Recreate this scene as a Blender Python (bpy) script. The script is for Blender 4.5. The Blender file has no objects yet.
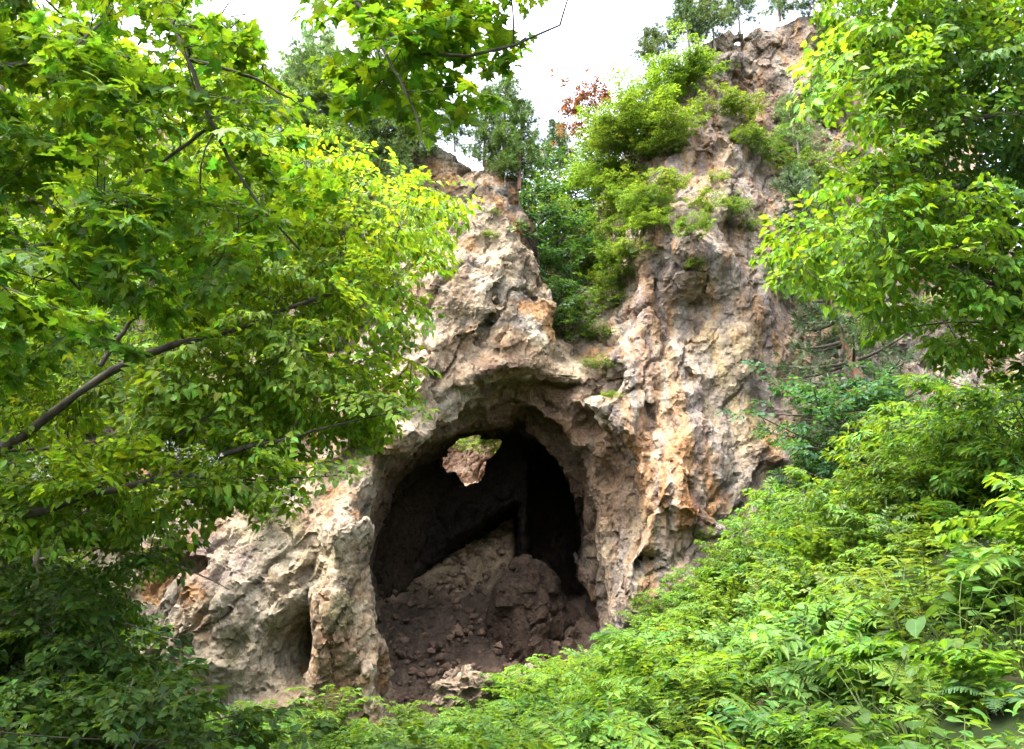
import bpy, math, random
import numpy as np
from math import radians, sin, cos, pi, tan

rng = np.random.default_rng(11)
random.seed(11)
SC = bpy.context.scene
COL = SC.collection
F, CXP, CYP = 800.0, 512.0, 374.5
PITCH = radians(15)
CP, SP = cos(PITCH), sin(PITCH)


def at(px, py, Y):
    """World point on the line of sight of a picture position at forward distance Y."""
    u, v = (px - CXP) / F, (CYP - py) / F
    k = Y / (CP - v * SP)
    return np.array([u * k, Y, (SP + v * CP) * k])


# ------------------------------------------------------------------ noise
def _hash(ix, iy, iz, seed):
    u = np.uint32
    h = ix.astype(np.int32).view(u) * u(374761393) + iy.astype(np.int32).view(u) * u(668265263) \
        + iz.astype(np.int32).view(u) * u(1440662683) + u((seed * 974711 + 1013904223) & 0xFFFFFFFF)
    h = (h ^ (h >> u(13))) * u(1274126177)
    h = (h ^ (h >> u(16))) * u(2246822519)
    return h ^ (h >> u(15))


def _h01(ix, iy, iz, seed):
    return (_hash(ix, iy, iz, seed) & np.uint32(0xFFFFFF)).astype(np.float32) / np.float32(16777215.0)


def vnoise(p, seed=0):
    i = np.floor(p).astype(np.int32)
    f = (p - i).astype(np.float32)
    f = f * f * f * (f * (f * 6 - 15) + 10)
    out = 0
    for dx in (0, 1):
        wx = f[:, 0] if dx else 1 - f[:, 0]
        for dy in (0, 1):
            wy = f[:, 1] if dy else 1 - f[:, 1]
            for dz in (0, 1):
                wz = f[:, 2] if dz else 1 - f[:, 2]
                out = out + wx * wy * wz * _h01(i[:, 0] + dx, i[:, 1] + dy, i[:, 2] + dz, seed)
    return out * 2 - 1


def fbm(p, octs=4, seed=0, gain=.5):
    a, s, out = 1.0, 1.0, 0
    for o in range(octs):
        out = out + a * vnoise(p * s + 17.3 * o, seed + o)
        a *= gain; s *= 2.03
    return out


def facet(p, seed=0, edge=False):
    """Broken-rock noise: each cell of a jittered lattice is a tilted chip (edge: also the distance to its joints)."""
    p = np.asarray(p, np.float32)
    out = np.empty(len(p), np.float32); ed = np.empty(len(p), np.float32)
    for a in range(0, len(p), 200000):
        out[a:a + 200000], ed[a:a + 200000] = _facet(p[a:a + 200000], seed)
    return (out, ed) if edge else out


def _facet(p, seed):
    i0 = np.floor(p).astype(np.int32)
    fr = p - i0
    best = np.full(len(p), 1e9, np.float32); second = best.copy()
    H = np.zeros(len(p), np.uint32); O = np.zeros((len(p), 3), np.float32)
    u = np.uint32; k = np.float32(1 / 1023)
    for dx in (-1, 0, 1):
        for dy in (-1, 0, 1):
            for dz in (-1, 0, 1):
                h = _hash(i0[:, 0] + np.int32(dx), i0[:, 1] + np.int32(dy), i0[:, 2] + np.int32(dz), seed)
                ox = fr[:, 0] - dx - (h & u(1023)) * k
                oy = fr[:, 1] - dy - ((h >> u(10)) & u(1023)) * k
                oz = fr[:, 2] - dz - ((h >> u(20)) & u(1023)) * k
                d = ox * ox + oy * oy + oz * oz
                m = d < best
                second = np.where(m, best, np.minimum(second, d))
                best[m] = d[m]; H[m] = h[m]
                O[m, 0] = ox[m]; O[m, 1] = oy[m]; O[m, 2] = oz[m]
    h2 = (H ^ u(0x9E3779B9)) * u(2654435761); h2 ^= h2 >> u(15); h2 *= u(2246822519); h2 ^= h2 >> u(13)
    n = np.stack([(h2 & u(1023)), ((h2 >> u(10)) & u(1023)), ((h2 >> u(20)) & u(1023))], 1) * np.float32(1 / 511.5) - 1
    return (O * n).sum(1) + (n[:, 0] + n[:, 2]) * .3, np.sqrt(second) - np.sqrt(best)


def sstep(a, b, x):
    t = np.clip((x - a) / (b - a), 0, 1)
    return t * t * (3 - 2 * t)


def smax(a, b, k):
    h = np.clip(.5 + .5 * (a - b) / k, 0, 1)
    return b + (a - b) * h + k * h * (1 - h)


# ------------------------------------------------------------------ mesh building
class MB:
    def __init__(self):
        self.v, self.blocks, self.n = [], [], 0     # blocks: faces (m,k), material index, smooth
        self.t = []; self.l = []

    def add(self, V, faces_list, tint=(1, 1, 1), mat=0, smooth=True, lf=None):
        V = np.asarray(V, np.float32).reshape(-1, 3)
        tint = np.asarray(tint, np.float32)
        if tint.ndim == 1:
            tint = np.broadcast_to(tint, (len(V), 3))
        self.v.append(V); self.t.append(tint)
        self.l.append(np.full((len(V), 3), .5, np.float32) if lf is None else lf)
        for fc in faces_list:
            fc = np.asarray(fc, np.int64)
            if len(fc):
                self.blocks.append((fc + self.n, mat, smooth))
        self.n += len(V)

    def tube(self, pts, radii, sides=6, tint=(1, 1, 1), mat=0, cap=True, wob=0.0):
        pts = np.asarray(pts, float); n = len(pts)
        radii = np.asarray(radii, float)
        tg = np.gradient(pts, axis=0)
        tg /= np.linalg.norm(tg, axis=1)[:, None] + 1e-9
        ref = np.array([0., 0, 1]) if abs(tg[0][2]) < .85 else np.array([1., 0, 0])
        V = []
        a = np.linspace(0, 2 * pi, sides, endpoint=False)
        for i in range(n):
            ref = ref - tg[i] * ref.dot(tg[i]); ref /= np.linalg.norm(ref) + 1e-9
            b = np.cross(tg[i], ref)
            r = radii[i] * (1 + wob * rng.normal(size=sides))
            V.append(pts[i] + (np.cos(a) * r)[:, None] * ref + (np.sin(a) * r)[:, None] * b)
        V = np.concatenate(V)
        j = np.arange(sides); j2 = (j + 1) % sides
        q = np.concatenate([np.stack([i * sides + j, i * sides + j2, (i + 1) * sides + j2, (i + 1) * sides + j], 1) for i in range(n - 1)])
        fl = [q]
        if cap:
            fl += [[list(range((n - 1) * sides, n * sides))]]
        self.add(V, fl, tint, mat)

    def leaves(self, P, D, U, S, tmpl, tint, mat=0):
        """Stamp a leaf template: base P, direction D, upper side U, size S, colour tint (n,3)."""
        n = len(P)
        if n == 0:
            return
        D = D / (np.linalg.norm(D, axis=1)[:, None] + 1e-9)
        Y = np.cross(U, D); Y /= np.linalg.norm(Y, axis=1)[:, None] + 1e-9
        Z = np.cross(D, Y)
        TV, TF = tmpl
        S = np.broadcast_to(np.asarray(S, float), (n,))
        V = P[:, None] + S[:, None, None] * (TV[None, :, :1] * D[:, None] + TV[None, :, 1:2] * Y[:, None] + TV[None, :, 2:] * Z[:, None])
        k = len(TV)
        off = (np.arange(n) * k)[:, None, None]
        fl = [(np.asarray(f)[None] + off).reshape(-1, len(f[0])) for f in TF]
        self.add(V.reshape(-1, 3), fl, np.repeat(np.asarray(tint), k, axis=0), mat, lf=np.tile(np.asarray(TV, np.float32), (n, 1)))

    def build(self, name, mats, parent=None, keep_tint=True):
        me = bpy.data.meshes.new(name)
        V = np.concatenate(self.v) if self.v else np.zeros((0, 3), np.float32)
        me.vertices.add(len(V)); me.vertices.foreach_set('co', V.ravel())
        li = np.concatenate([b[0].ravel() for b in self.blocks])
        cnt = np.concatenate([np.full(len(b[0]), b[0].shape[1]) for b in self.blocks])
        mi = np.concatenate([np.full(len(b[0]), b[1]) for b in self.blocks])
        sm = np.concatenate([np.full(len(b[0]), b[2]) for b in self.blocks])
        st = np.concatenate([[0], np.cumsum(cnt)[:-1]])
        me.loops.add(len(li)); me.loops.foreach_set('vertex_index', li.astype(np.int32))
        me.polygons.add(len(cnt)); me.polygons.foreach_set('loop_start', st.astype(np.int32))
        me.polygons.foreach_set('material_index', mi.astype(np.int32))
        me.polygons.foreach_set('use_smooth', sm.astype(bool))
        if keep_tint:
            T = np.concatenate(self.t)
            at_ = me.attributes.new('tint', 'FLOAT_COLOR', 'POINT')
            at_.data.foreach_set('color', np.concatenate([T, np.ones((len(T), 1))], 1).astype(np.float32).ravel())
            if any(l[0, 0] != .5 for l in self.l):
                al = me.attributes.new('leaf_space', 'FLOAT_VECTOR', 'POINT')
                al.data.foreach_set('vector', np.concatenate(self.l).astype(np.float32).ravel())
        me.update(calc_edges=True); me.validate()
        for m in (mats if isinstance(mats, (list, tuple)) else [mats]):
            me.materials.append(m)
        o = bpy.data.objects.new(name, me); COL.objects.link(o)
        if parent is not None:
            o.parent = parent
        return o


def tag(o, label=None, cat=None, group=None, kind=None):
    if label: o['label'] = label
    if cat: o['category'] = cat
    if group: o['group'] = group
    if kind: o['kind'] = kind
    return o


def empty(name, loc=(0, 0, 0), rz=0):
    o = bpy.data.objects.new(name, None); COL.objects.link(o)
    o.empty_display_size = .2
    o.location = loc; o.rotation_euler = (0, 0, rz)
    return o


def dup(root, loc, rz=0, scale=1, label=None, group=None, tilt=(0, 0)):
    r = root.copy(); COL.objects.link(r)
    for ch in root.children:
        c = ch.copy(); COL.objects.link(c); c.parent = r
    return place(r, loc, rz, scale, label, group, tilt)


def place(r, loc, rz=0, scale=1, label=None, group=None, tilt=(0, 0)):
    r.location = loc; r.rotation_euler = (tilt[0], tilt[1], rz)
    r.scale = (scale,) * 3 if np.isscalar(scale) else scale
    if label: r['label'] = label
    if group: r['group'] = group
    return r


# ------------------------------------------------------------------ materials
def mat_new(name):
    m = bpy.data.materials.new(name); m.use_nodes = True
    nt = m.node_tree; nt.nodes.clear()
    return m, nt, nt.nodes, nt.links


def leaf_material(name, trans=.5, rough=.5, tboost=(1.6, 1.35, .5), spec=.25, var=.2):
    m, nt, N, L = mat_new(name)
    out = N.new('ShaderNodeOutputMaterial')
    a = N.new('ShaderNodeAttribute'); a.attribute_name = 'tint'
    oi = N.new('ShaderNodeObjectInfo')
    hs = N.new('ShaderNodeHueSaturation')
    mr = N.new('ShaderNodeMapRange'); mr.inputs[3].default_value = .5 - var * .03; mr.inputs[4].default_value = .5 + var * .03
    mv = N.new('ShaderNodeMapRange'); mv.inputs[3].default_value = 1 - var; mv.inputs[4].default_value = 1 + var
    L.new(oi.outputs['Random'], mr.inputs[0]); L.new(oi.outputs['Random'], mv.inputs[0])
    L.new(mr.outputs[0], hs.inputs['Hue']); L.new(mv.outputs[0], hs.inputs['Value'])
    L.new(a.outputs['Color'], hs.inputs['Color'])
    tc = N.new('ShaderNodeTexCoord')
    nz = N.new('ShaderNodeTexNoise'); nz.inputs['Scale'].default_value = 26; nz.inputs['Detail'].default_value = 2
    L.new(tc.outputs['Object'], nz.inputs['Vector'])
    mx = N.new('ShaderNodeMix'); mx.data_type = 'RGBA'; mx.blend_type = 'MULTIPLY'; mx.inputs[0].default_value = .45
    L.new(hs.outputs[0], mx.inputs[6]); L.new(nz.outputs['Fac'], mx.inputs[7])
    g = N.new('ShaderNodeMix'); g.data_type = 'RGBA'; g.blend_type = 'MULTIPLY'; g.inputs[0].default_value = 1
    g.inputs[7].default_value = (1.3, 1.3, 1.3, 1)
    L.new(mx.outputs[2], g.inputs[6])
    # pale midrib and side veins of the blade
    la = N.new('ShaderNodeAttribute'); la.attribute_name = 'leaf_space'
    sx = N.new('ShaderNodeSeparateXYZ'); L.new(la.outputs['Vector'], sx.inputs[0])
    def mth(op, a, b=None):
        n = N.new('ShaderNodeMath'); n.operation = op
        for i, v in enumerate((a, b)):
            if v is None: continue
            if isinstance(v, (int, float)): n.inputs[i].default_value = v
            else: L.new(v, n.inputs[i])
        return n.outputs[0]
    ay = mth('ABSOLUTE', sx.outputs[1])
    rib = mth('LESS_THAN', ay, .022)
    sv = mth('PINGPONG', mth('SUBTRACT', sx.outputs[0], mth('MULTIPLY', ay, .75)), .065)
    vein = mth('MULTIPLY', mth('LESS_THAN', sv, .009), mth('LESS_THAN', ay, .49))
    vv = mth('MAXIMUM', rib, mth('MULTIPLY', vein, .6))
    vm = N.new('ShaderNodeMix'); vm.data_type = 'RGBA'; vm.blend_type = 'MULTIPLY'
    vm.inputs[7].default_value = (1.6, 1.45, 1.9, 1)
    L.new(vv, vm.inputs[0]); L.new(g.outputs[2], vm.inputs[6])
    g = vm
    p = N.new('ShaderNodeBsdfPrincipled'); p.inputs['Roughness'].default_value = rough
    p.inputs['Specular IOR Level'].default_value = spec
    L.new(g.outputs[2], p.inputs['Base Color'])
    bp = N.new('ShaderNodeBump'); bp.inputs['Strength'].default_value = .25; bp.inputs['Distance'].default_value = .01
    L.new(nz.outputs['Fac'], bp.inputs['Height']); L.new(bp.outputs[0], p.inputs['Normal'])
    t = N.new('ShaderNodeBsdfTranslucent')
    tm = N.new('ShaderNodeMix'); tm.data_type = 'RGBA'; tm.blend_type = 'MULTIPLY'; tm.inputs[0].default_value = 1
    tm.inputs[7].default_value = (*tboost, 1)
    L.new(g.outputs[2], tm.inputs[6]); L.new(tm.outputs[2], t.inputs['Color'])
    ms = N.new('ShaderNodeMixShader'); ms.inputs[0].default_value = trans
    L.new(p.outputs[0], ms.inputs[1]); L.new(t.outputs[0], ms.inputs[2])
    L.new(ms.outputs[0], out.inputs[0])
    return m


def bark_material(name, c1, c2, scale=9):
    m, nt, N, L = mat_new(name)
    out = N.new('ShaderNodeOutputMaterial'); p = N.new('ShaderNodeBsdfPrincipled')
    p.inputs['Roughness'].default_value = .85
    tc = N.new('ShaderNodeTexCoord'); mp = N.new('ShaderNodeMapping'); mp.inputs['Scale'].default_value = (1, 1, .3)
    nz = N.new('ShaderNodeTexNoise'); nz.inputs['Scale'].default_value = scale; nz.inputs['Detail'].default_value = 5
    L.new(tc.outputs['Object'], mp.inputs[0]); L.new(mp.outputs[0], nz.inputs['Vector'])
    cr = N.new('ShaderNodeValToRGB'); cr.color_ramp.elements[0].position = .35; cr.color_ramp.elements[1].position = .68
    cr.color_ramp.elements[0].color = (*c1, 1); cr.color_ramp.elements[1].color = (*c2, 1)
    L.new(nz.outputs['Fac'], cr.inputs[0]); L.new(cr.outputs[0], p.inputs['Base Color'])
    b = N.new('ShaderNodeBump'); b.inputs['Strength'].default_value = .6; b.inputs['Distance'].default_value = .02
    L.new(nz.outputs['Fac'], b.inputs['Height']); L.new(b.outputs[0], p.inputs['Normal'])
    L.new(p.outputs[0], out.inputs[0])
    return m


def rock_material(name, bump=1.0):
    m, nt, N, L = mat_new(name)
    out = N.new('ShaderNodeOutputMaterial'); p = N.new('ShaderNodeBsdfPrincipled')
    p.inputs['Roughness'].default_value = .88; p.inputs['Specular IOR Level'].default_value = .25
    a = N.new('ShaderNodeAttribute'); a.attribute_name = 'tint'
    tc = N.new('ShaderNodeTexCoord')
    mp = N.new('ShaderNodeMapping'); mp.inputs['Rotation'].default_value = (.3, .5, .2); mp.inputs['Scale'].default_value = (1.15, 1.0, .75)
    L.new(tc.outputs['Object'], mp.inputs[0])
    n1 = N.new('ShaderNodeTexNoise'); n1.inputs['Scale'].default_value = 2.6; n1.inputs['Detail'].default_value = 9; n1.inputs['Roughness'].default_value = .68
    n1.inputs['Distortion'].default_value = .6
    n2 = N.new('ShaderNodeTexNoise'); n2.inputs['Scale'].default_value = 9; n2.inputs['Detail'].default_value = 6; n2.inputs['Roughness'].default_value = .7
    wp = N.new('ShaderNodeMix'); wp.data_type = 'RGBA'; wp.blend_type = 'LINEAR_LIGHT'; wp.inputs[0].default_value = .05
    L.new(mp.outputs[0], wp.inputs[6]); L.new(n2.outputs['Color'], wp.inputs[7])
    L.new(mp.outputs[0], n1.inputs['Vector']); L.new(mp.outputs[0], n2.inputs['Vector'])
    # colour: speckle light and dark veins of stone colour
    cr = N.new('ShaderNodeValToRGB'); e = cr.color_ramp.elements
    e[0].position = .3; e[0].color = (.42, .39, .38, 1); e[1].position = .72; e[1].color = (1.4, 1.37, 1.3, 1)
    e2 = cr.color_ramp.elements.new(.5); e2.color = (.98, .93, .88, 1)
    L.new(n1.outputs['Fac'], cr.inputs[0])
    mul = N.new('ShaderNodeMix'); mul.data_type = 'RGBA'; mul.blend_type = 'MULTIPLY'; mul.inputs[0].default_value = .85
    L.new(a.outputs['Color'], mul.inputs[6]); L.new(cr.outputs[0], mul.inputs[7])
    cc = N.new('ShaderNodeValToRGB'); e = cc.color_ramp.elements
    e[0].position = .33; e[0].color = (.62, .5, .42, 1); e[1].position = .66; e[1].color = (1.22, 1.2, 1.2, 1)
    L.new(n2.outputs['Fac'], cc.inputs[0])
    mul2 = N.new('ShaderNodeMix'); mul2.data_type = 'RGBA'; mul2.blend_type = 'MULTIPLY'; mul2.inputs[0].default_value = .6
    L.new(mul.outputs[2], mul2.inputs[6]); L.new(cc.outputs[0], mul2.inputs[7])
    L.new(mul2.outputs[2], p.inputs['Base Color'])
    # relief: tilted chips at three sizes over broad noise
    hm = N.new('ShaderNodeMath'); hm.operation = 'MULTIPLY'; hm.inputs[1].default_value = .5
    L.new(n1.outputs['Fac'], hm.inputs[0]); hsum = hm.outputs[0]
    for scale, amp in ((2.2, .85), (5.5, .42), (14, .2)):
        v = N.new('ShaderNodeTexVoronoi'); v.inputs['Scale'].default_value = scale; v.inputs['Randomness'].default_value = 1
        L.new(wp.outputs[2], v.inputs['Vector'])
        sb = N.new('ShaderNodeVectorMath'); sb.operation = 'SUBTRACT'
        L.new(wp.outputs[2], sb.inputs[0]); L.new(v.outputs['Position'], sb.inputs[1])
        cs = N.new('ShaderNodeVectorMath'); cs.operation = 'SUBTRACT'; cs.inputs[1].default_value = (.5, .5, .5)
        L.new(v.outputs['Color'], cs.inputs[0])
        dt = N.new('ShaderNodeVectorMath'); dt.operation = 'DOT_PRODUCT'
        L.new(sb.outputs[0], dt.inputs[0]); L.new(cs.outputs[0], dt.inputs[1])
        ma = N.new('ShaderNodeMath'); ma.operation = 'MULTIPLY_ADD'; ma.inputs[1].default_value = amp * scale
        L.new(dt.outputs['Value'], ma.inputs[0]); L.new(hsum, ma.inputs[2])
        hsum = ma.outputs[0]
    s3 = N.new('ShaderNodeMath'); s3.operation = 'MULTIPLY_ADD'; s3.inputs[1].default_value = .3
    L.new(n2.outputs['Fac'], s3.inputs[0]); L.new(hsum, s3.inputs[2])
    b = N.new('ShaderNodeBump'); b.inputs['Strength'].default_value = 1; b.inputs['Distance'].default_value = .16 * bump
    L.new(s3.outputs[0], b.inputs['Height']); L.new(b.outputs[0], p.inputs['Normal'])
    L.new(p.outputs[0], out.inputs[0])
    return m


def soil_material():
    m, nt, N, L = mat_new('soil')
    out = N.new('ShaderNodeOutputMaterial'); p = N.new('ShaderNodeBsdfPrincipled'); p.inputs['Roughness'].default_value = 1; p.inputs['Specular IOR Level'].default_value = .02
    tc = N.new('ShaderNodeTexCoord')
    n1 = N.new('ShaderNodeTexNoise'); n1.inputs['Scale'].default_value = 1.6; n1.inputs['Detail'].default_value = 8
    L.new(tc.outputs['Object'], n1.inputs['Vector'])
    cr = N.new('ShaderNodeValToRGB'); e = cr.color_ramp.elements
    e[0].position = .35; e[0].color = (.010, .014, .006, 1); e[1].position = .7; e[1].color = (.032, .028, .016, 1)
    q = e.new(.52); q.color = (.016, .025, .009, 1)
    L.new(n1.outputs['Fac'], cr.inputs[0]); L.new(cr.outputs[0], p.inputs['Base Color'])
    b = N.new('ShaderNodeBump'); b.inputs['Distance'].default_value = .08
    L.new(n1.outputs['Fac'], b.inputs['Height']); L.new(b.outputs[0], p.inputs['Normal'])
    L.new(p.outputs[0], out.inputs[0])
    return m


LEAF = leaf_material('leaf')
LEAF_NEAR = leaf_material('near_leaf', var=.02)
NEEDLE = leaf_material('needle', trans=.2, rough=.6, tboost=(1.3, 1.2, .7), spec=.2)
PETAL = leaf_material('petal', trans=.3, rough=.6, tboost=(1, 1, .9), spec=.2, var=.02)
BARK = bark_material('bark', (.022, .017, .013), (.075, .06, .045))
BARK_PALE = bark_material('pale_bark', (.08, .068, .052), (.24, .21, .165))
BARK_RED = bark_material('red_bark', (.10, .045, .028), (.24, .13, .085))
TWIG = bark_material('twig', (.02, .016, .010), (.05, .042, .026))
ROCK = rock_material('rock')
SOIL = soil_material()

# ------------------------------------------------------------------ ground
def softplus(x, k=1.0):
    return np.where(x * k > 20, x, np.log1p(np.exp(np.minimum(x * k, 20))) / k)


def ground_z(x, y):
    x = np.asarray(x, float); y = np.asarray(y, float)
    yc = np.clip(y, -12, 26)
    z = -1.6 - .118 * yc
    bank = .55 * softplus(x - (2 - .17 * np.clip(yc, 0, 26)), 1.6)
    bank = np.where(bank > 7, 7 + (bank - 7) * .3, bank)
    bank = bank * (1 - sstep(24.6, 26.5, y) * (1 - sstep(3.4, 5.0, x)))
    left = .95 * softplus(-x - .43 * np.clip(y, 0, 24), 1.5) * sstep(4, 11, y) * (1 - sstep(18.5, 22.5, y))
    left = np.where(left > 5, 5 + (left - 5) * .3, left)
    far = sstep(30, 60, np.hypot(x, y - 10)) * 3
    return z + bank + left + far


def build_ground():
    t = np.linspace(-1, 1, 150)
    gx = np.sign(t) * (24 * np.abs(t) + 380 * np.abs(t) ** 6)
    t = np.linspace(-1, 1, 150)
    gy = 12 + np.sign(t) * (24 * np.abs(t) + 380 * np.abs(t) ** 6)
    X, Y = np.meshgrid(gx, gy, indexing='ij')
    P = np.stack([X.ravel(), Y.ravel(), np.zeros(X.size)], 1)
    Z = ground_z(X, Y).ravel() + .12 * fbm(P * .7, 3, 5)
    n = len(gx)
    i, j = np.meshgrid(np.arange(n - 1), np.arange(n - 1), indexing='ij')
    q = np.stack([i * n + j, (i + 1) * n + j, (i + 1) * n + j + 1, i * n + j + 1], -1).reshape(-1, 4)
    m = MB(); m.add(np.stack([P[:, 0], P[:, 1], Z], 1), [q])
    tag(m.build('ground', SOIL), 'dark soil of the wooded slope under the plants', None, kind='structure')


# ------------------------------------------------------------------ cliff with the cave
def tps_fit(pts, vals, lam=.02):
    n = len(pts)
    r = np.linalg.norm(pts[:, None] - pts[None], axis=2)
    K = np.where(r > 0, r * r * np.log(r + 1e-9), 0) + lam * n * np.eye(n)
    Pm = np.concatenate([np.ones((n, 1)), pts], 1)
    A = np.zeros((n + 3, n + 3)); A[:n, :n] = K; A[:n, n:] = Pm; A[n:, :n] = Pm.T
    w = np.linalg.solve(A, np.concatenate([vals, np.zeros(3)]))
    def ev(q):
        r = np.linalg.norm(q[:, None] - pts[None], axis=2)
        return np.where(r > 0, r * r * np.log(r + 1e-9), 0) @ w[:n] + w[n] + q @ w[n + 1:]
    return ev


FRONT = [
    (200, 720, 23.6), (300, 715, 23.2), (375, 715, 23.5), (190, 560, 24.2), (260, 540, 23.7), (340, 540, 23.4), (372, 560, 24.0), (330, 610, 23.5),
    (300, 450, 24.8), (400, 430, 24.2), (440, 400, 24.5), (500, 370, 24.9), (540, 355, 25.2), (430, 300, 25.4), (480, 300, 25.1), (540, 300, 26.0),
    (430, 230, 26.4), (490, 230, 26.1), (460, 170, 27.4), (505, 180, 27.4), (350, 350, 25.8), (250, 350, 26.2), (100, 400, 25.6), (0, 400, 25),
    (100, 560, 24.2), (0, 600, 23.5), (300, 200, 28), (150, 200, 27.6), (0, 150, 27), (600, 415, 25.1), (620, 450, 25.0), (-150, 400, 24.5), (-150, 150, 26.5),
    (650, 480, 25.0), (650, 560, 24.6), (700, 540, 24.9), (760, 520, 25.6), (690, 440, 25.5), (740, 430, 26.0), (780, 430, 26.8), (660, 350, 26.0),
    (720, 340, 26.5), (770, 330, 27.4), (650, 270, 26.2), (700, 250, 26.0), (750, 250, 27.6), (690, 180, 28.0), (740, 180, 28.8), (700, 110, 29.8),
    (750, 110, 30.3), (760, 40, 31.8), (800, 30, 32.6), (800, 130, 31), (850, 100, 32), (950, 150, 33), (1024, 150, 33), (820, 300, 29.2), (900, 350, 30),
    (1000, 380, 30), (850, 450, 28.3), (590, 660, 25.4), (610, 600, 25.0), (480, 760, 24.5), (1150, 300, 31), (1000, 560, 28)]
# local bulges (+ towards the camera) and hollows: px, py, Y, radius x, radius z, amount
BUMPS = [
    (690, 262, 26.2, 1.3, .9, 1.3), (655, 315, 26.2, 1.4, 1.0, -.7), (700, 310, 26.3, 1.0, .8, -.3), (745, 345, 26.5, .8, 1.8, .5), (715, 400, 26, .9, 1.6, -.5), (680, 480, 25.3, .9, 1.6, .5),
    (660, 430, 25.4, .6, 1.2, -.4), (790, 470, 26.5, .5, 1.3, .6), (295, 655, 23.3, .45, 1.0, -2.2), (262, 640, 23.4, .5, 1.4, -.6), (335, 640, 23.3, 1.0, 2.2, .9),
    (310, 590, 23.5, .35, 1.2, -.7), (225, 600, 23.8, 1.3, 1.6, .5), (345, 530, 23.5, .6, .9, .7), (440, 270, 25.8, 1.0, 1.5, .5), (480, 200, 26.8, .8, 1.0, .6), (510, 300, 25.4, .7, 1.6, .4),
    (455, 330, 25.2, 1.0, .7, -.4), (540, 372, 25.2, 1.2, .4, .5), (585, 392, 25.2, .6, .5, .5), (622, 440, 25.1, .4, .9, .5), (720, 205, 28.4, 1.0, .8, .7), (715, 150, 29, 1.2, .8, .6), (700, 80, 30, 1.1, .7, .8),
    (770, 90, 31, 1.2, 1.6, -.6), (735, 60, 31, 1.1, .6, .7), (320, 380, 25.8, 1.5, 1.0, .8), (130, 390, 25.8, 1.8, 1.0, .9)]
LIP = [(386, 760), (383, 690), (372, 605), (362, 560), (366, 510), (384, 462), (414, 424), (450, 393), (490, 376), (536, 370), (576, 386), (608, 408), (638, 447), (660, 493), (650, 548), (626, 600), (610, 660), (602, 760)]
INNER = [(388, 760), (386, 690), (380, 610), (376, 560), (386, 520), (398, 490), (428, 462), (460, 438), (498, 431), (536, 438), (562, 466), (578, 498), (583, 530), (581, 580), (585, 620), (590, 660), (588, 700), (588, 760)]
HOLE = [(440, 466), (441, 440), (452, 415), (500, 415), (503, 447), (496, 459), (486, 468), (481, 487), (466, 490), (456, 477), (449, 478)]
SCREEGAP = [(378, 655), (408, 600), (450, 553), (515, 510), (513, 570), (515, 600), (482, 612), (466, 645), (470, 760), (378, 760)]


def poly_sdf(px, pz, X, Z):
    d = np.full(X.shape, 1e9); inside = np.zeros(X.shape, bool)
    n = len(px)
    for i in range(n):
        ax, az, bx, bz = px[i], pz[i], px[(i + 1) % n], pz[(i + 1) % n]
        ex, ez = bx - ax, bz - az
        t = np.clip(((X - ax) * ex + (Z - az) * ez) / (ex * ex + ez * ez + 1e-12), 0, 1)
        d = np.minimum(d, (X - ax - t * ex) ** 2 + (Z - az - t * ez) ** 2)
        c = ((az > Z) != (bz > Z)) & (X < ex * (Z - az) / (ez if abs(ez) > 1e-12 else 1e-12) + ax)
        inside ^= c
    d = np.sqrt(d)
    return np.where(inside, -d, d)


def surface_nets(f, org, h):
    s = f < 0
    nx, ny, nz = f.shape
    cs = [(a, b, c) for a in (0, 1) for b in (0, 1) for c in (0, 1)]
    cnt = sum(s[a:nx - 1 + a, b:ny - 1 + b, c:nz - 1 + c].astype(np.int8) for a, b, c in cs)
    act = (cnt > 0) & (cnt < 8)
    ai, aj, ak = np.nonzero(act)
    idx = np.full(act.shape, -1, np.int32); idx[ai, aj, ak] = np.arange(len(ai))
    acc = np.zeros((len(ai), 3), np.float32); num = np.zeros(len(ai), np.float32)
    for c0 in cs:
        for ax in range(3):
            if c0[ax]: continue
            c1 = list(c0); c1[ax] = 1
            f0 = f[ai + c0[0], aj + c0[1], ak + c0[2]]; f1 = f[ai + c1[0], aj + c1[1], ak + c1[2]]
            m = (f0 < 0) != (f1 < 0)
            t = np.where(m, f0 / np.where(m, f0 - f1, 1), 0)
            pt = np.tile(np.array(c0, np.float32), (len(ai), 1)); pt[:, ax] += t
            acc += pt * m[:, None]; num += m
    V = (np.stack([ai, aj, ak], 1) + acc / num[:, None]) * h + np.asarray(org)
    Q = []
    for ax in range(3):
        sl0 = [slice(1, -1)] * 3; sl1 = [slice(1, -1)] * 3
        sl0[ax] = slice(0, -1); sl1[ax] = slice(1, None)
        a, b = s[tuple(sl0)], s[tuple(sl1)]
        e = np.stack(np.nonzero(a != b), 1)
        inside0 = a[e[:, 0], e[:, 1], e[:, 2]]
        base = e + 1; base[:, ax] -= 1
        o1, o2 = [(1, 2), (2, 0), (0, 1)][ax]
        def cell(d1, d2):
            q = base.copy(); q[:, o1] += d1; q[:, o2] += d2
            return idx[q[:, 0], q[:, 1], q[:, 2]]
        q = np.stack([cell(-1, -1), cell(0, -1), cell(0, 0), cell(-1, 0)], 1)
        q[~inside0] = q[~inside0][:, ::-1]
        Q.append(q)
    Q = np.concatenate(Q)
    return V, Q[(Q >= 0).all(1)]


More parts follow.
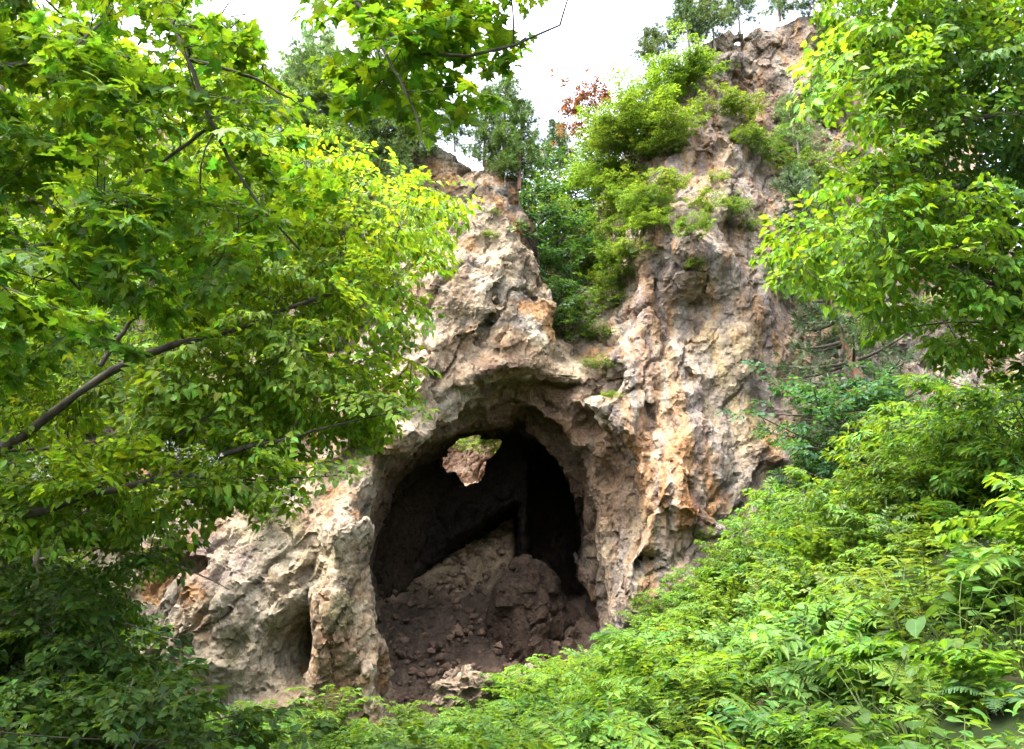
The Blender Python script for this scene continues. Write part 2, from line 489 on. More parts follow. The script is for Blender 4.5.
def subdivide(V, Q):
    n = len(V)
    e = np.concatenate([Q[:, [0, 1]], Q[:, [1, 2]], Q[:, [2, 3]], Q[:, [3, 0]]])
    e = np.sort(e, 1)
    key = e[:, 0].astype(np.int64) * n + e[:, 1]
    u, inv = np.unique(key, return_inverse=True)
    em = (V[u // n] + V[u % n]) / 2
    fm = V[Q].mean(1)
    m = len(Q)
    ei = inv.reshape(4, m) + n
    fi = np.arange(m) + n + len(u)
    Q2 = np.concatenate([np.stack([Q[:, k], ei[k], fi, ei[(k + 3) % 4]], 1) for k in range(4)])
    return np.concatenate([V, em, fm]), Q2


def vnormals(V, Q):
    fn = np.cross(V[Q[:, 2]] - V[Q[:, 0]], V[Q[:, 3]] - V[Q[:, 1]])
    N = np.zeros_like(V)
    for k in range(4):
        for c in range(3):
            N[:, c] += np.bincount(Q[:, k], fn[:, c], len(V))
    return N / (np.linalg.norm(N, axis=1)[:, None] + 1e-9)


def rock_tint(V, N):
    """Colours of the stone (cream, pink-brown, grey, ochre, traced patches), cave and lip shade painted in."""
    P = V * .35
    base = np.array([.40, .32, .235])
    C = np.tile(base, (len(V), 1))
    def mixin(w, c):
        w = np.clip(w, 0, 1)[:, None]
        C[:] = C * (1 - w) + np.array(c) * w
    n1 = fbm(P * [1.2, 1, .6], 4, 21); n2 = fbm(P * 1.7 + 9, 4, 31); n3 = fbm(P * 2.6 + 4, 4, 41)
    mixin(sstep(-.15, .5, n1) * .75, (.33, .225, .155))        # pink-brown
    mixin(sstep(.05, .7, n2) * .8, (.53, .465, .345))        # cream
    mixin(sstep(.05, .6, n3) * .8, (.27, .26, .25))
    n4 = fbm(P * 2.2 + 14, 4, 45); n5 = fbm(P * 3.5 + 24, 4, 46)
    mixin(sstep(.3, .75, n4) * .8, (.44, .25, .11))         # rust
    mixin(sstep(.2, .7, n5) * .7, (.60, .56, .49))          # whitish crust
    mixin(sstep(.25, .7, -n5) * .75, (.15, .125, .10))      # dark weathering      # grey
    def patch(px, py, Y, rx, rz, c, w, seed):
        q = at(px, py, Y)
        d = np.sqrt(((V[:, 0] - q[0]) / rx) ** 2 + ((V[:, 2] - q[2]) / rz) ** 2 + ((V[:, 1] - q[1]) / 3.5) ** 2)
        mixin(w * (1 - sstep(.45, 1.05, d + .45 * fbm(V * .9, 3, seed))), c)
    ochre, orange, yellow = (.46, .27, .12), (.43, .21, .085), (.52, .43, .25)
    grey, lav, moss, pink, cream = (.30, .295, .30), (.33, .30, .31), (.17, .17, .085), (.37, .245, .16), (.58, .51, .385)
    for a in [(668, 480, 25.2, 1.3, 2.4, orange, .4, 86), (655, 330, 26.1, .8, 2.0, pink, .6, 87), (730, 260, 27.5, 1.0, 1.4, pink, .6, 88), (670, 490, 25.4, 1.0, 1.9, orange, .85, 51), (690, 510, 25, .7, .8, orange, .8, 52), (650, 520, 24.8, .5, .7, ochre, .6, 53), (735, 400, 26, 1.0, 2.4, yellow, .85, 54), (740, 345, 26.5, 1.4, 1.0, yellow, .7, 55),
              (700, 420, 25.8, .45, 1.6, lav, .8, 56), (640, 380, 26, .8, 1.6, lav, .6, 57), (695, 255, 26.2, 1.2, .8, grey, .9, 58), (785, 480, 26.5, .5, 2, grey, .8, 59), (655, 310, 26.2, 1.5, .9, (.27, .19, .14), .8, 60),
              (710, 70, 30.5, 1.6, 1.4, grey, .7, 61), (690, 150, 29, .8, 1.6, ochre, .5, 62), (760, 110, 30.6, 1.2, 2.2, pink, .7, 63), (450, 175, 27.5, 1.3, 1.0, ochre, .8, 64), (455, 150, 27.8, 1.3, .45, grey, .8, 65),
              (430, 255, 26, 1.6, 1.6, cream, .8, 66), (500, 250, 26, 1.3, 1.8, cream, .6, 67), (470, 300, 25.3, 1.4, .8, (.27, .23, .17), .5, 68), (500, 345, 25, 1.6, .8, pink, .6, 69), (530, 375, 25, 1.6, .5, (.36, .22, .18), .7, 70),
              (330, 560, 23.6, .7, 1.1, cream, .8, 71), (340, 670, 23.3, 1.0, 1.9, pink, .85, 72), (350, 610, 23.4, .5, .6, moss, .6, 73), (270, 530, 23.8, 1.3, .7, (.24, .26, .13), .55, 74), (240, 620, 23.7, 2.3, 2.6, (.47, .44, .375), .85, 75),
              (235, 660, 23.6, .45, .9, moss, .8, 76), (225, 555, 24, 1.2, .7, lav, .6, 77), (640, 545, 24.9, .8, 1.4, (.30, .285, .22), .8, 78), (610, 590, 25.4, .7, 1.6, (.33, .27, .21), .7, 79), (380, 600, 24, .35, 2.5, ochre, .35, 80), (612, 445, 27, .9, 1.2, (.24, .165, .12), .8, 84), (545, 410, 27, 2.2, .8, (.25, .175, .125), .7, 85),  # last pair paints the shade under the arch lip
              (410, 470, 24.2, 1.2, 1.2, (.40, .31, .22), .6, 81), (900, 340, 30, 4, 4, (.40, .365, .35), .8, 82), (860, 100, 32, 3, 4, (.40, .35, .32), .7, 83)]:
        patch(*a)
    mixin(.5 * sstep(.3, -1.5, V[:, 0]) * sstep(-.3, .4, n5), (.50, .45, .36))
    # vertical mineral streaks on the right wall
    st = fbm(np.stack([V[:, 0] * 2.4, V[:, 1] * 1.2, V[:, 2] * .16], 1), 3, 91)
    mixin(sstep(.1, .6, st) * .65 * sstep(2, 4, V[:, 0]), (.52, .46, .38))
    s2 = fbm(np.stack([V[:, 0] * 3.6 + 5, V[:, 1] * 1.6, V[:, 2] * .2], 1), 3, 93)
    mixin(sstep(.2, .6, s2) * .65 * sstep(2, 4, V[:, 0]), (.40, .25, .14))
    mixin(sstep(.2, .6, -s2) * .6 * sstep(1, 3, V[:, 0]), (.31, .29, .30))
    mixin(sstep(.15, .7, -st) * .6 * sstep(2, 4, V[:, 0]), (.24, .2, .19))
    # red-brown stone behind the arch, with the chamber's darkness painted into the colour
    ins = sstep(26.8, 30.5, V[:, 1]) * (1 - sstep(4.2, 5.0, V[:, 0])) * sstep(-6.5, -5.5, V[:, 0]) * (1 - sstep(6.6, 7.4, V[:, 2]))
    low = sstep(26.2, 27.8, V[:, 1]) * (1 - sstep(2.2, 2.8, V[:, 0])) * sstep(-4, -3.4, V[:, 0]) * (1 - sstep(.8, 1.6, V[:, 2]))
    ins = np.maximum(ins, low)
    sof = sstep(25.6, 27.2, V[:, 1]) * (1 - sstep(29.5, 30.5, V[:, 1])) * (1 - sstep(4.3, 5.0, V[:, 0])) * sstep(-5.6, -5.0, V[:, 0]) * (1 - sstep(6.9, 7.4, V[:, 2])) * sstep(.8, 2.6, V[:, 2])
    mixin(sof * .7 * (1 + .4 * n2), (.20, .135, .092))  # brown soffit, its shade painted into the tint
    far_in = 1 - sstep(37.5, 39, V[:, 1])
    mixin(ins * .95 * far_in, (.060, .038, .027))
    mixin(ins * .8 * far_in * sstep(-1.0, 1.2, V[:, 2]) * sstep(29.3, 31, V[:, 1]) * sstep(-4.4, -2.6, V[:, 0] + .5 * n2), (.018, .014, .012))  # upper back walls painted near black for the unlit cave
    g_ = C.mean(1, keepdims=True) * np.array([1.12, 1.0, .88])
    C[:] = np.clip(g_ + (C - g_) * 1.1, .01, .75)
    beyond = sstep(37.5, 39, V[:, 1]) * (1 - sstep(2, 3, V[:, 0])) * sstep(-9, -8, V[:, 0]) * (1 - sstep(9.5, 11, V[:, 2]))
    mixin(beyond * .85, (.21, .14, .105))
    # soil and humus on flat ledges
    mixin(sstep(.55, .85, N[:, 2]) * (.35 + .4 * sstep(8, 16, V[:, 2])) * (1 - ins), (.16, .15, .085))
    return C * np.array([.525, .525, .505])


def build_cliff():
    h = .165
    xs = np.arange(-20, 22, h); ys = np.arange(21.2, 47, h); zs = np.arange(-6, 29, h)
    fp = np.array([at(*c) for c in FRONT])
    ev = tps_fit(fp[:, [0, 2]], fp[:, 1])
    X2, Z2 = np.meshgrid(xs, zs, indexing='ij')
    q2 = np.stack([X2.ravel(), Z2.ravel()], 1)
    yf = np.clip(ev(q2), 22.2, 37).reshape(X2.shape)
    for px, py, Y, rx, rz, am in BUMPS:
        c = at(px, py, Y)
        yf -= am * np.exp(-((X2 - c[0]) / rx) ** 2 - ((Z2 - c[2]) / rz) ** 2)
    def curve(pl, over):
        w = np.array([at(*p) for p in pl])
        return w[np.argsort(w[:, over])]
    w = curve([(553, 350, 26), (546, 300, 26), (531, 255, 26.4), (518, 215, 26.8), (512, 178, 27.4), (505, 140, 28)], 2)
    xr = np.interp(zs, w[:, 2], w[:, 0])
    w = curve([(730, 30, 31), (708, 75, 30), (684, 120, 29.5), (660, 190, 28.5), (640, 250, 27), (625, 310, 26.6), (605, 345, 26), (585, 375, 25.6)], 2)
    xe = np.interp(zs, w[:, 2], w[:, 0])
    top = np.array([at(*p) for p in [(-300, 60, 28), (150, 100, 28), (330, 130, 28), (420, 145, 28), (455, 150, 28), (490, 158, 28), (512, 178, 28), (590, 190, 33), (630, 140, 33), (660, 105, 32), (700, 64, 31), (740, 34, 31.5), (760, 22, 32), (800, 16, 32.5), (900, 0, 33), (1100, -30, 33)]])
    top = top[np.argsort(top[:, 0])]
    zt = np.interp(xs, top[:, 0], top[:, 2])
    X = xs[:, None, None]; Y = ys[None, :, None]; Z = zs[None, None, :]
    f = ((yf[:, None, :] - Y) * .8).astype(np.float32)
    f = smax(f, (Z - zt[:, None, None]) * .9 + 0 * Y, .7).astype(np.float32)
    gl = smax(smax(xr[None, None, :] - X + 0 * Y, X - xe[None, None, :] + .42 * (Y - 28), .4), 7.5 + .95 * (Y - 26) - Z + 0 * X, .6)
    f = smax(f, -gl.astype(np.float32) * .85, .5)
    del gl
    lip = np.array([at(px, py, 25) for px, py in LIP]); inn = np.array([at(px, py, 30.5) for px, py in INNER])
    cave = np.full(f.shape, 9., np.float32)
    for j, y in enumerate(ys):
        if y > 39: break
        t = (y - 25) / 5.5
        if t < 1:
            tt = max(t, -.7)
            if 0 < tt < 1: tt = 1 - (1 - tt) ** 1.15
            st = np.full((len(lip), 1), tt)
            if tt > 0:                                  # ledges one behind the other round the right side of the vault
                q = .08 * tt + .60 * sstep(.33, .42, tt) + .32 * sstep(.66, .76, tt)
                wgt = np.interp(np.arange(len(lip)), [6, 9, 13, 15], [0, 1, 1, 0])[:, None]
                st = tt * (1 - wgt) + q * wgt
            P = lip + (inn - lip) * st
        else:
            g = min((y - 30.5) / 3, 1) * .35
            c = inn.mean(0)
            P = c + (inn - c) * (1 + g)
        d = poly_sdf(P[:, 0], P[:, 2], X2, Z2)
        cave[:, j, :] = np.maximum(d, (y - 32.3))
    hole = np.array([at(px, py, 35) for px, py in HOLE]); gap = np.array([at(px, py, 34) for px, py in SCREEGAP])
    dh = np.minimum(poly_sdf(hole[:, 0], hole[:, 2], X2, Z2) - .14, poly_sdf(gap[:, 0], gap[:, 2], X2, Z2) - .12)
    win = np.maximum(dh[:, None, :], np.maximum(31 - Y, Y - 40.5)).astype(np.float32)
    pk = np.array([at(px, py, 35) for px, py in [(527, 455), (552, 462), (578, 497), (584, 600), (527, 590)]])
    win = np.minimum(win, np.maximum(poly_sdf(pk[:, 0], pk[:, 2], X2, Z2)[:, None, :], np.maximum(31 - Y, Y - 37.6)).astype(np.float32))
    cave = np.minimum(cave, win - .12)
    shaft = np.maximum((np.sqrt(((X + 4.3) / 4.6) ** 2 + ((Y - 41.5) / 3.9) ** 2) - 1) * 3.6 + 0 * Z, -4.5 - Z).astype(np.float32)
    sink = np.maximum(np.maximum(38.0 - Y + .25 * (8 - Z), 5.2 + .55 * (Y - 38) - Z), np.maximum(X - 1.5, -17 - X)).astype(np.float32)
    for px, py, yy, r in ((590, 425, 26.6, .7), (606, 478, 26.8, .75)):
        q = at(px, py, yy)
        cave = np.minimum(cave, (np.sqrt((X - q[0]) ** 2 + ((Y - q[1]) / 1.5) ** 2 + ((Z - q[2]) / .8) ** 2) - r).astype(np.float32))
    cave = np.minimum(cave, np.minimum(shaft, sink))
    f = smax(f, -cave, .35)
    del cave, win, shaft, sink
    # dark mound of rock on the right side inside the cave
    c = at(530, 650, 30.3)
    mound = (np.sqrt(((X - c[0]) / 2.0) ** 2 + ((Y - c[1]) / 2.0) ** 2 + ((Z - c[2]) / 2.6) ** 2) - 1) * 1.8
    f = np.minimum(f, mound.astype(np.float32))
    band = np.nonzero(np.abs(f) < 1.7)
    P = np.stack([xs[band[0]], ys[band[1]], zs[band[2]]], 1)
    R = np.array([[.86, .1, -.5], [-.18, .97, -.1], [.47, .18, .86]])
    Pr = P @ R.T
    wv = np.stack([fbm(P * .5, 2, 3), fbm(P * .5 + 40, 2, 4), fbm(P * .5 + 80, 2, 6)], 1) * .35
    dn = .62 * facet(Pr / 2.9 * [1, 1, .6] + wv, 101) + .14 * facet(Pr / 1.15 * [1.1, 1.1, .6] + wv * .6, 102) + .04 * facet(Pr / .55 * [1, 1, .7] + wv * .4, 103) + .14 * fbm(P * .45, 3, 8)
    calm = sstep(29.5, 31.5, P[:, 1]) * (1 - sstep(4, 5, P[:, 0])) * sstep(-7, -6, P[:, 0]) * (1 - sstep(7, 8, P[:, 2]))
    f[band] += (dn * (1 - .6 * calm)).astype(np.float32)
    for sl in ((0,), (-1,)):
        f[sl[0], :, :] = 1; f[:, sl[0], :] = 1; f[:, :, sl[0]] = 1
    V, Q = surface_nets(f, (xs[0], ys[0], zs[0]), h)
    V = V.astype(np.float64)
    c = V[Q].mean(1)
    keep = (c[:, 0] > xs[3]) & (c[:, 0] < xs[-4]) & (c[:, 1] < ys[-4]) & (c[:, 2] > zs[3])
    g = ground_z(c[:, 0], c[:, 1])
    keep &= ~((c[:, 2] < g - .9) & (c[:, 1] < 24.5)) & ~((c[:, 0] > 4.6) & (c[:, 2] < g - 1.2)) & ~((c[:, 0] < -9) & (c[:, 2] < g - 1.2))
    keep &= ~((c[:, 0] > 8) & (c[:, 1] > 40)) & ~((c[:, 0] < -13) & (c[:, 1] > 40))
    Q = Q[keep]
    us, inv = np.unique(Q, return_inverse=True); V = V[us]; Q = inv.reshape(Q.shape)
    V, Q = subdivide(V, Q)
    N = vnormals(V, Q)
    Vr = V @ R.T
    wq = np.stack([fbm(V * .8, 2, 121), fbm(V * .8 + 30, 2, 122), fbm(V * .8 + 60, 2, 123)], 1) * .22
    big, joint = facet(Vr / 1.5 * [1, 1, .38] + wq, 114, True)
    d = .075 * facet(Vr / .45 * [1, 1, .6], 111) + .042 * facet(Vr / .2 * [1, 1, .8], 112) + .015 * fbm(V * 5, 2, 113)
    d += .09 * big - .20 * np.exp(-(joint / .055) ** 2) * sstep(-.35, .25, fbm(V * .5 + 7, 2, 124))
    V = V + N * d[:, None]
    N = vnormals(V, Q)
    # drop what lies far under the ground sheet
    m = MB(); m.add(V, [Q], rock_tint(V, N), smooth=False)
    o = m.build('cliff', ROCK)
    tag(o, 'craggy cream and ochre cliff with the open cave arch', None, kind='structure')
    return V, N


CLIFF_V = None


# ------------------------------------------------------------------ loose stones
def stone_mesh(seed, size, tint, sub=3):
    import bmesh
    bm = bmesh.new(); bmesh.ops.create_icosphere(bm, subdivisions=sub, radius=1)
    V = np.array([v.co[:] for v in bm.verts]); Fc = np.array([[v.index for v in f.verts] for f in bm.faces]); bm.free()
    V = V + .0
    n = V / np.linalg.norm(V, axis=1)[:, None]
    d = .42 * facet(n * 1.1 + seed * 3.1, seed) + .2 * facet(n * 2.6 + seed, seed + 1) + .09 * facet(n * 6 + seed, seed + 2) + .035 * facet(n * 14 + seed, seed + 3)
    V = n * (1 + d)[:, None] * np.array(size)
    C = np.array(tint) * (1 + .22 * fbm(n * 2.5 + seed, 3, seed))[:, None]
    return V, Fc, C


def build_scree():
    nx, ny = 130, 170
    gx = np.linspace(-10, 5, nx); gy = np.linspace(24.8, 46, ny)
    X, Y = np.meshgrid(gx, gy, indexing='ij')
    P = np.stack([X.ravel(), Y.ravel(), 0 * X.ravel()], 1)
    Z = -4.4 + .6 * np.maximum(Y - 25, 0) + .08 * (X + 2) - .5 * sstep(39, 46, Y) * (Y - 39)
    Z = Z - 7 * sstep(.0, .7, X) * sstep(31.2, 32.6, Y)      # the black recess on the right falls away
    Z = Z.ravel() + .25 * fbm(P * .8, 3, 201) + .16 * facet(P / .5, 202) + .10 * facet(P / .22, 203)
    i, j = np.meshgrid(np.arange(nx - 1), np.arange(ny - 1), indexing='ij')
    q = np.stack([i * ny + j, (i + 1) * ny + j, (i + 1) * ny + j + 1, i * ny + j + 1], -1).reshape(-1, 4)
    V = np.stack([P[:, 0], P[:, 1], Z], 1)
    shaft_lit = sstep(31.2, 34.0, V[:, 1] + .5 * fbm(V * .9, 2, 206))[:, None]
    C = (np.array([.075, .056, .042]) * (1 - shaft_lit) + np.array([.46, .36, .25]) * shaft_lit) * (1 + .35 * fbm(V * .8, 4, 204))[:, None]  # shaded front and shaft light farther in are painted into the scree colour
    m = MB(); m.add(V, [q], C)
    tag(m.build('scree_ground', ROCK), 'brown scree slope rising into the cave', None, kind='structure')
    m = MB()
    protos = [stone_mesh(300 + k, (1, .8, .65), (.19, .135, .10), 1) for k in range(6)]
    n = 1500
    x = rng.uniform(-7.5, 2, n); y = rng.uniform(26, 42, n)
    for a, b in zip(x, y):
        if a > -.2 and b > 30.8: continue
        Vs, Fs, Cs = protos[rng.integers(6)]
        s = .06 + .2 * rng.random() ** 3
        th = rng.uniform(0, 6.28); c_, s_ = cos(th), sin(th)
        Rz = np.array([[c_, -s_, 0], [s_, c_, 0], [0, 0, 1]])
        z = -4.4 + .6 * max(b - 25, 0) + .08 * (a + 2) - .5 * float(sstep(39, 46, b)) * (b - 39)
        m.add(Vs @ Rz.T * s + [a, b, z + .1], [Fs], Cs * rng.uniform(.5, 1.1) * (1 if b < 32.5 else 2.2), smooth=False)  # rear stones brightened to carry the painted shaft light
    tag(m.build('rubble', ROCK), 'loose brown rubble lying over the slope inside the cave', 'rubble', kind='stuff')


# ------------------------------------------------------------------ leaf shapes (length 1 along x, upper side z)
def fan(outline, center, droop=.15, lift=.08):
    o = np.array(outline, float)
    r = np.hypot(o[:, 0] - center[0], o[:, 1])
    z = -droop * r ** 2 + lift * np.abs(o[:, 1])
    V = np.concatenate([[[center[0], 0, 0]], np.column_stack([o, z])])
    n = len(o)
    return V, [[[0, 1 + i, 1 + (i + 1) % n] for i in range(n)]]


def maple(droop, lift, skew, r):
    o = np.array([(0, 0), (.02, -.2), (-.12, -.42), (.12, -.32), (.16, -.46), (.30, -.64), (.36, -.42), (.42, -.24), (.62, -.34), (.68, -.16), (1, 0), (.68, .16), (.62, .34), (.42, .24), (.36, .42), (.30, .64), (.16, .46), (.12, .32), (-.12, .42), (.02, .2)], float)
    o += np.random.default_rng(r).normal(size=o.shape) * .025
    o[:, 1] += skew * o[:, 0] ** 2
    return fan(o, (.26, 0), droop, lift)


MAPLE = [maple(.3, .06, 0, 1), maple(.55, .16, .12, 2), maple(.12, -.10, -.1, 3), maple(.42, .22, -.18, 4), maple(-.1, .2, .08, 5)]
OVATE = (np.array([[0, 0, 0], [.22, .29, .06], [.58, .27, .03], [1, 0, -.16], [.58, -.27, .03], [.22, -.29, .06], [.42, 0, -.02]]),
         [[[0, 6, 2, 1], [0, 5, 4, 6]], [[6, 3, 2], [6, 4, 3]]])
def bent(t, curl, fold, skew):
    V = t[0].copy()
    V[:, 2] += -curl * V[:, 0] ** 2 + fold * np.abs(V[:, 1]); V[:, 1] += skew * V[:, 0] ** 2
    return V, t[1]


OVATES = [OVATE, bent(OVATE, .25, .3, .08), bent(OVATE, -.12, .15, -.1), bent(OVATE, .4, -.1, .05), bent(OVATE, .1, .5, -.06)]
POINTED = (np.array([[0, 0, 0], [.18, .15, .05], [.42, .19, .04], [.72, .10, -.03], [1, 0, -.2], [.72, -.10, -.03], [.42, -.19, .04], [.18, -.15, .05], [.42, 0, -.03]]),
           [[[0, 8, 2, 1], [0, 7, 6, 8], [8, 4, 3, 2], [8, 6, 5, 4]]])
HEART = fan([(0, 0), (-.12, -.2), (-.06, -.4), (.2, -.5), (.5, -.42), (.78, -.22), (1, 0), (.78, .22), (.5, .42), (.2, .5), (-.06, .4), (-.12, .2)], (.3, 0), .22, .12)
QUADLEAF = (np.array([[0, 0, 0], [.45, .28, .04], [1, 0, -.12], [.45, -.28, .04]]), [[[0, 3, 2, 1]]])


def tuft(nb=12, w=.03, spread=.75):
    V, Fc = [], []
    r = np.random.default_rng(5)
    for i in range(nb):
        a = 2 * pi * i / nb + r.normal() * .2; el = spread * (0.55 + .6 * r.random())
        d = np.array([cos(el), sin(el) * cos(a), sin(el) * sin(a)])
        s = np.cross(d, [0.3, .2, 1]); s /= np.linalg.norm(s)
        b0 = np.array([.25 * r.random(), 0, 0])
        k = len(V)
        V += [b0 - s * w, b0 + s * w, b0 + d * (.8 + .3 * r.random())]
        Fc.append([k, k + 1, k + 2])
    return np.array(V), [Fc]


TUFT = tuft(14, .035)
TUFT_FINE = tuft(20, .022, .9)


def rand_unit(n, flat=1.0):
    v = rng.normal(size=(n, 3)); v[:, 2] *= flat
    return v / (np.linalg.norm(v, axis=1)[:, None] + 1e-9)


def tints(n, c, var=.2, yellow=.12, patchv=None):
    """Leaf colours: brightness and hue vary from leaf to leaf."""
    c = np.asarray(c, float)
    b = np.exp(rng.normal(size=n) * var)[:, None]
    h = rng.normal(size=n) * yellow
    C = c[None] * b
    C[:, 0] *= np.clip(1 + h, .5, 1.8); C[:, 2] *= np.clip(1 - h, .4, 1.7)
    if patchv is not None: C = C * patchv
    return np.clip(C, .002, .6)


def make_spray(L, nside, leaf, spacing, kind='flat', droop=.12, tilt=.35):
    """One leafy twig in its own frame (+x forward, +z up): leaf bases, directions, ups, sizes, twig lines."""
    P, D, U, S, T = [], [], [], [], []
    def run(p0, d0, ln, lv):
        n = max(3, int(ln / spacing) + 1)
        pts = [np.array(p0, float)]; d = np.array(d0, float)
        for i in range(n):
            d = d + rng.normal(size=3) * [.10, .10, .05]; d[2] -= droop * .25
            d /= np.linalg.norm(d)
            pts.append(pts[-1] + d * ln / n)
        T.append((np.array(pts), lv))
        for i in range(1, n + 1):
            for sgn in ((1, -1) if i < n else (1, -1, 0)):
                if rng.random() < .12: continue
                sd = np.cross([0, 0, 1], d); sd /= np.linalg.norm(sd)
                ang = radians(50 + rng.normal() * 14) * sgn
                dd = d * cos(ang) + sd * sin(ang); dd = dd + rng.normal(size=3) * [.15, .15, .2]; dd[2] -= .12 + droop
                P.append(pts[i] + dd * leaf * .28); D.append(dd)
                u = np.array([0, 0, 1.]) + rng.normal(size=3) * tilt
                U.append(u); S.append(leaf * rng.uniform(.6, 1.2))
        return pts
    main = run((0, 0, 0), (1, 0, 0), L, 0)
    for k in range(nside):
        t = (k + .6) / nside
        i = min(int(t * (len(main) - 1)), len(main) - 2)
        sgn = 1 if k % 2 else -1
        a = radians(45 + rng.normal() * 10) * sgn
        run(main[i], (cos(a), sin(a), rng.normal() * .15), L * (.55 * (1 - t) + .18), 1)
    return np.array(P), np.array(D), np.array(U), np.array(S), T


def frame(d, up=(0, 0, 1), roll=0.0):
    x = np.asarray(d, float); x = x / (np.linalg.norm(x) + 1e-9)
    u = np.asarray(up, float) + 1e-3
    y = np.cross(u, x); y /= np.linalg.norm(y) + 1e-9
    z = np.cross(x, y)
    if roll:
        y, z = y * cos(roll) + z * sin(roll), z * cos(roll) - y * sin(roll)
    return np.stack([x, y, z], 1)


class Crown:
    """Leaves and twigs of one tree gathered in one mesh (material 0 leaf, 1 twig)."""
    def __init__(self, sprays, tmpl, color, var=.2, yellow=.12, twig_r=.006, twig_sides=3, twigs=True):
        self.mb = MB(); self.sprays = sprays; self.tmpl = tmpl; self.color = color
        self.half = .45 * max(np.linalg.norm(sp_[0], axis=1).max() for sp_ in sprays)
        self.var, self.yellow, self.tr, self.ts, self.twigs = var, yellow, twig_r, twig_sides, twigs

    def spray(self, p, d, scale=1.0, roll=None, color=None):
        P, D, U, S, T = self.sprays[rng.integers(len(self.sprays))]
        R = frame(d, roll=rng.normal() * .3 if roll is None else roll) @ np.diag([1, rng.choice([-1, 1]), 1])
        c = self.color if color is None else color
        tm = self.tmpl[rng.integers(len(self.tmpl))] if isinstance(self.tmpl, list) else self.tmpl
        self.mb.leaves(P @ R.T * scale + p, D @ R.T, U @ R.T, S * (.5 + .5 * scale), tm,
                       tints(len(P), c, self.var, self.yellow) * math.exp(rng.normal() * .10))
        if self.twigs:
            for pts, lv in T:
                r = self.tr * (1 if lv == 0 else .6)
                self.mb.tube((pts[::2] if len(pts) > 5 else pts) @ R.T * scale + p, np.linspace(r, r * .4, len(pts[::2] if len(pts) > 5 else pts)), self.ts, mat=1, cap=False)

    def twig(self, a, b, r0, r1, sag=.0):
        t = np.linspace(0, 1, 5)[:, None]
        pts = np.asarray(a) * (1 - t) + np.asarray(b) * t
        ln = np.linalg.norm(np.asarray(b) - a)
        pts = pts + (t * (1 - t) * 4) * (rng.normal(size=3) * .06 * ln + np.array([0, 0, sag * ln]))
        self.mb.tube(pts, np.linspace(r0, r1, 5), 4, mat=1, cap=False)

    def build(self, parent, leafmat=None, twigmat=None, name='crown'):
        return self.mb.build(name, [leafmat or LEAF, twigmat or TWIG], parent)


def smooth_path(pts, n=14):
    pts = np.asarray(pts, float)
    d = np.concatenate([[0], np.cumsum(np.linalg.norm(np.diff(pts, axis=0), axis=1))])
    t = np.linspace(0, d[-1], n)
    out = np.stack([np.interp(t, d, pts[:, k]) for k in range(3)], 1)
    for _ in range(2):
        out[1:-1] = out[1:-1] * .5 + (out[:-2] + out[2:]) * .25
    return out


def pts_in_poly(poly, n, ylo, yhi, dens=None):
    """Points through the depth of a leafy mass whose outline is given as picture corners."""
    poly = np.array(poly, float); out = []
    lo, hi = poly.min(0), poly.max(0)
    while len(out) < n:
        q = rng.uniform(lo, hi, (256, 2))
        d = poly_sdf(poly[:, 0], poly[:, 1], q[:, 0], q[:, 1])
        for a in q[d < 0]:
            out.append(at(a[0], a[1], rng.uniform(ylo, yhi)))
            if len(out) >= n: break
    return np.array(out)


def near_tree(name, label, cat, base, trunk, tr, limbs, targets, crown, spray_scale=(.8, 1.25), bark=None, droop=-.15, color_fn=None, group=None, flat=.35, tip_dir=None):
    """trunk: points from base; limbs: (points, r0, r1); targets: leafy twig positions reached from the nearest wood."""
    bark = bark or BARK
    root = empty(name, tuple(base)); tag(root, label, cat, group)
    B = np.asarray(base, float)
    m = MB(); tp = smooth_path(trunk, 16)
    flare = 1 + .7 * np.exp(-np.linspace(0, 9, 16))
    m.tube(tp - B, np.linspace(tr, tr * .35, 16) * flare, 10, wob=.04); m.build('trunk', bark, root)
    nodes = [tp[4:]]; 
    for pts, r0, r1 in limbs:
        sp_ = smooth_path(pts, 18)
        sp_[1:-1] += rng.normal(size=sp_[1:-1].shape) * .25 * r0
        m = MB(); m.tube(sp_ - B, np.linspace(r0, r1, 18) * (1 + .14 * rng.normal(size=18)), 8, wob=.09); m.build('branch', bark, root)
        nodes.append(sp_)
    nodes = np.concatenate(nodes)
    T = np.asarray(targets)
    d0 = np.array([np.min(np.linalg.norm(nodes - t, axis=1)) for t in T])
    for k in np.argsort(d0):
        t = T[k]
        dd = np.linalg.norm(nodes - t, axis=1) + 0.0
        a = nodes[np.argmin(dd)]
        v = t - a; ln = np.linalg.norm(v)
        hd = v * [1, 1, flat] / (ln + 1e-6)
        hd = hd + rng.normal(size=3) * [.35, .35, .12] + [0, 0, droop]
        sc = rng.uniform(*spray_scale)
        if ln > .25:
            crown.twig(a - B, t - B - hd / (np.linalg.norm(hd) + 1e-6) * crown.half * sc, min(.006 + .006 * ln, .022), .005)
            s = np.linspace(.35, 1, 3)[:, None]
            nodes = np.concatenate([nodes, a + v * s])
        o_ = t - hd / (np.linalg.norm(hd) + 1e-6) * crown.half * sc
        crown.spray(o_ - B, hd, sc, color=None if color_fn is None else color_fn(t))
    crown.build(root, LEAF_NEAR)
    return root


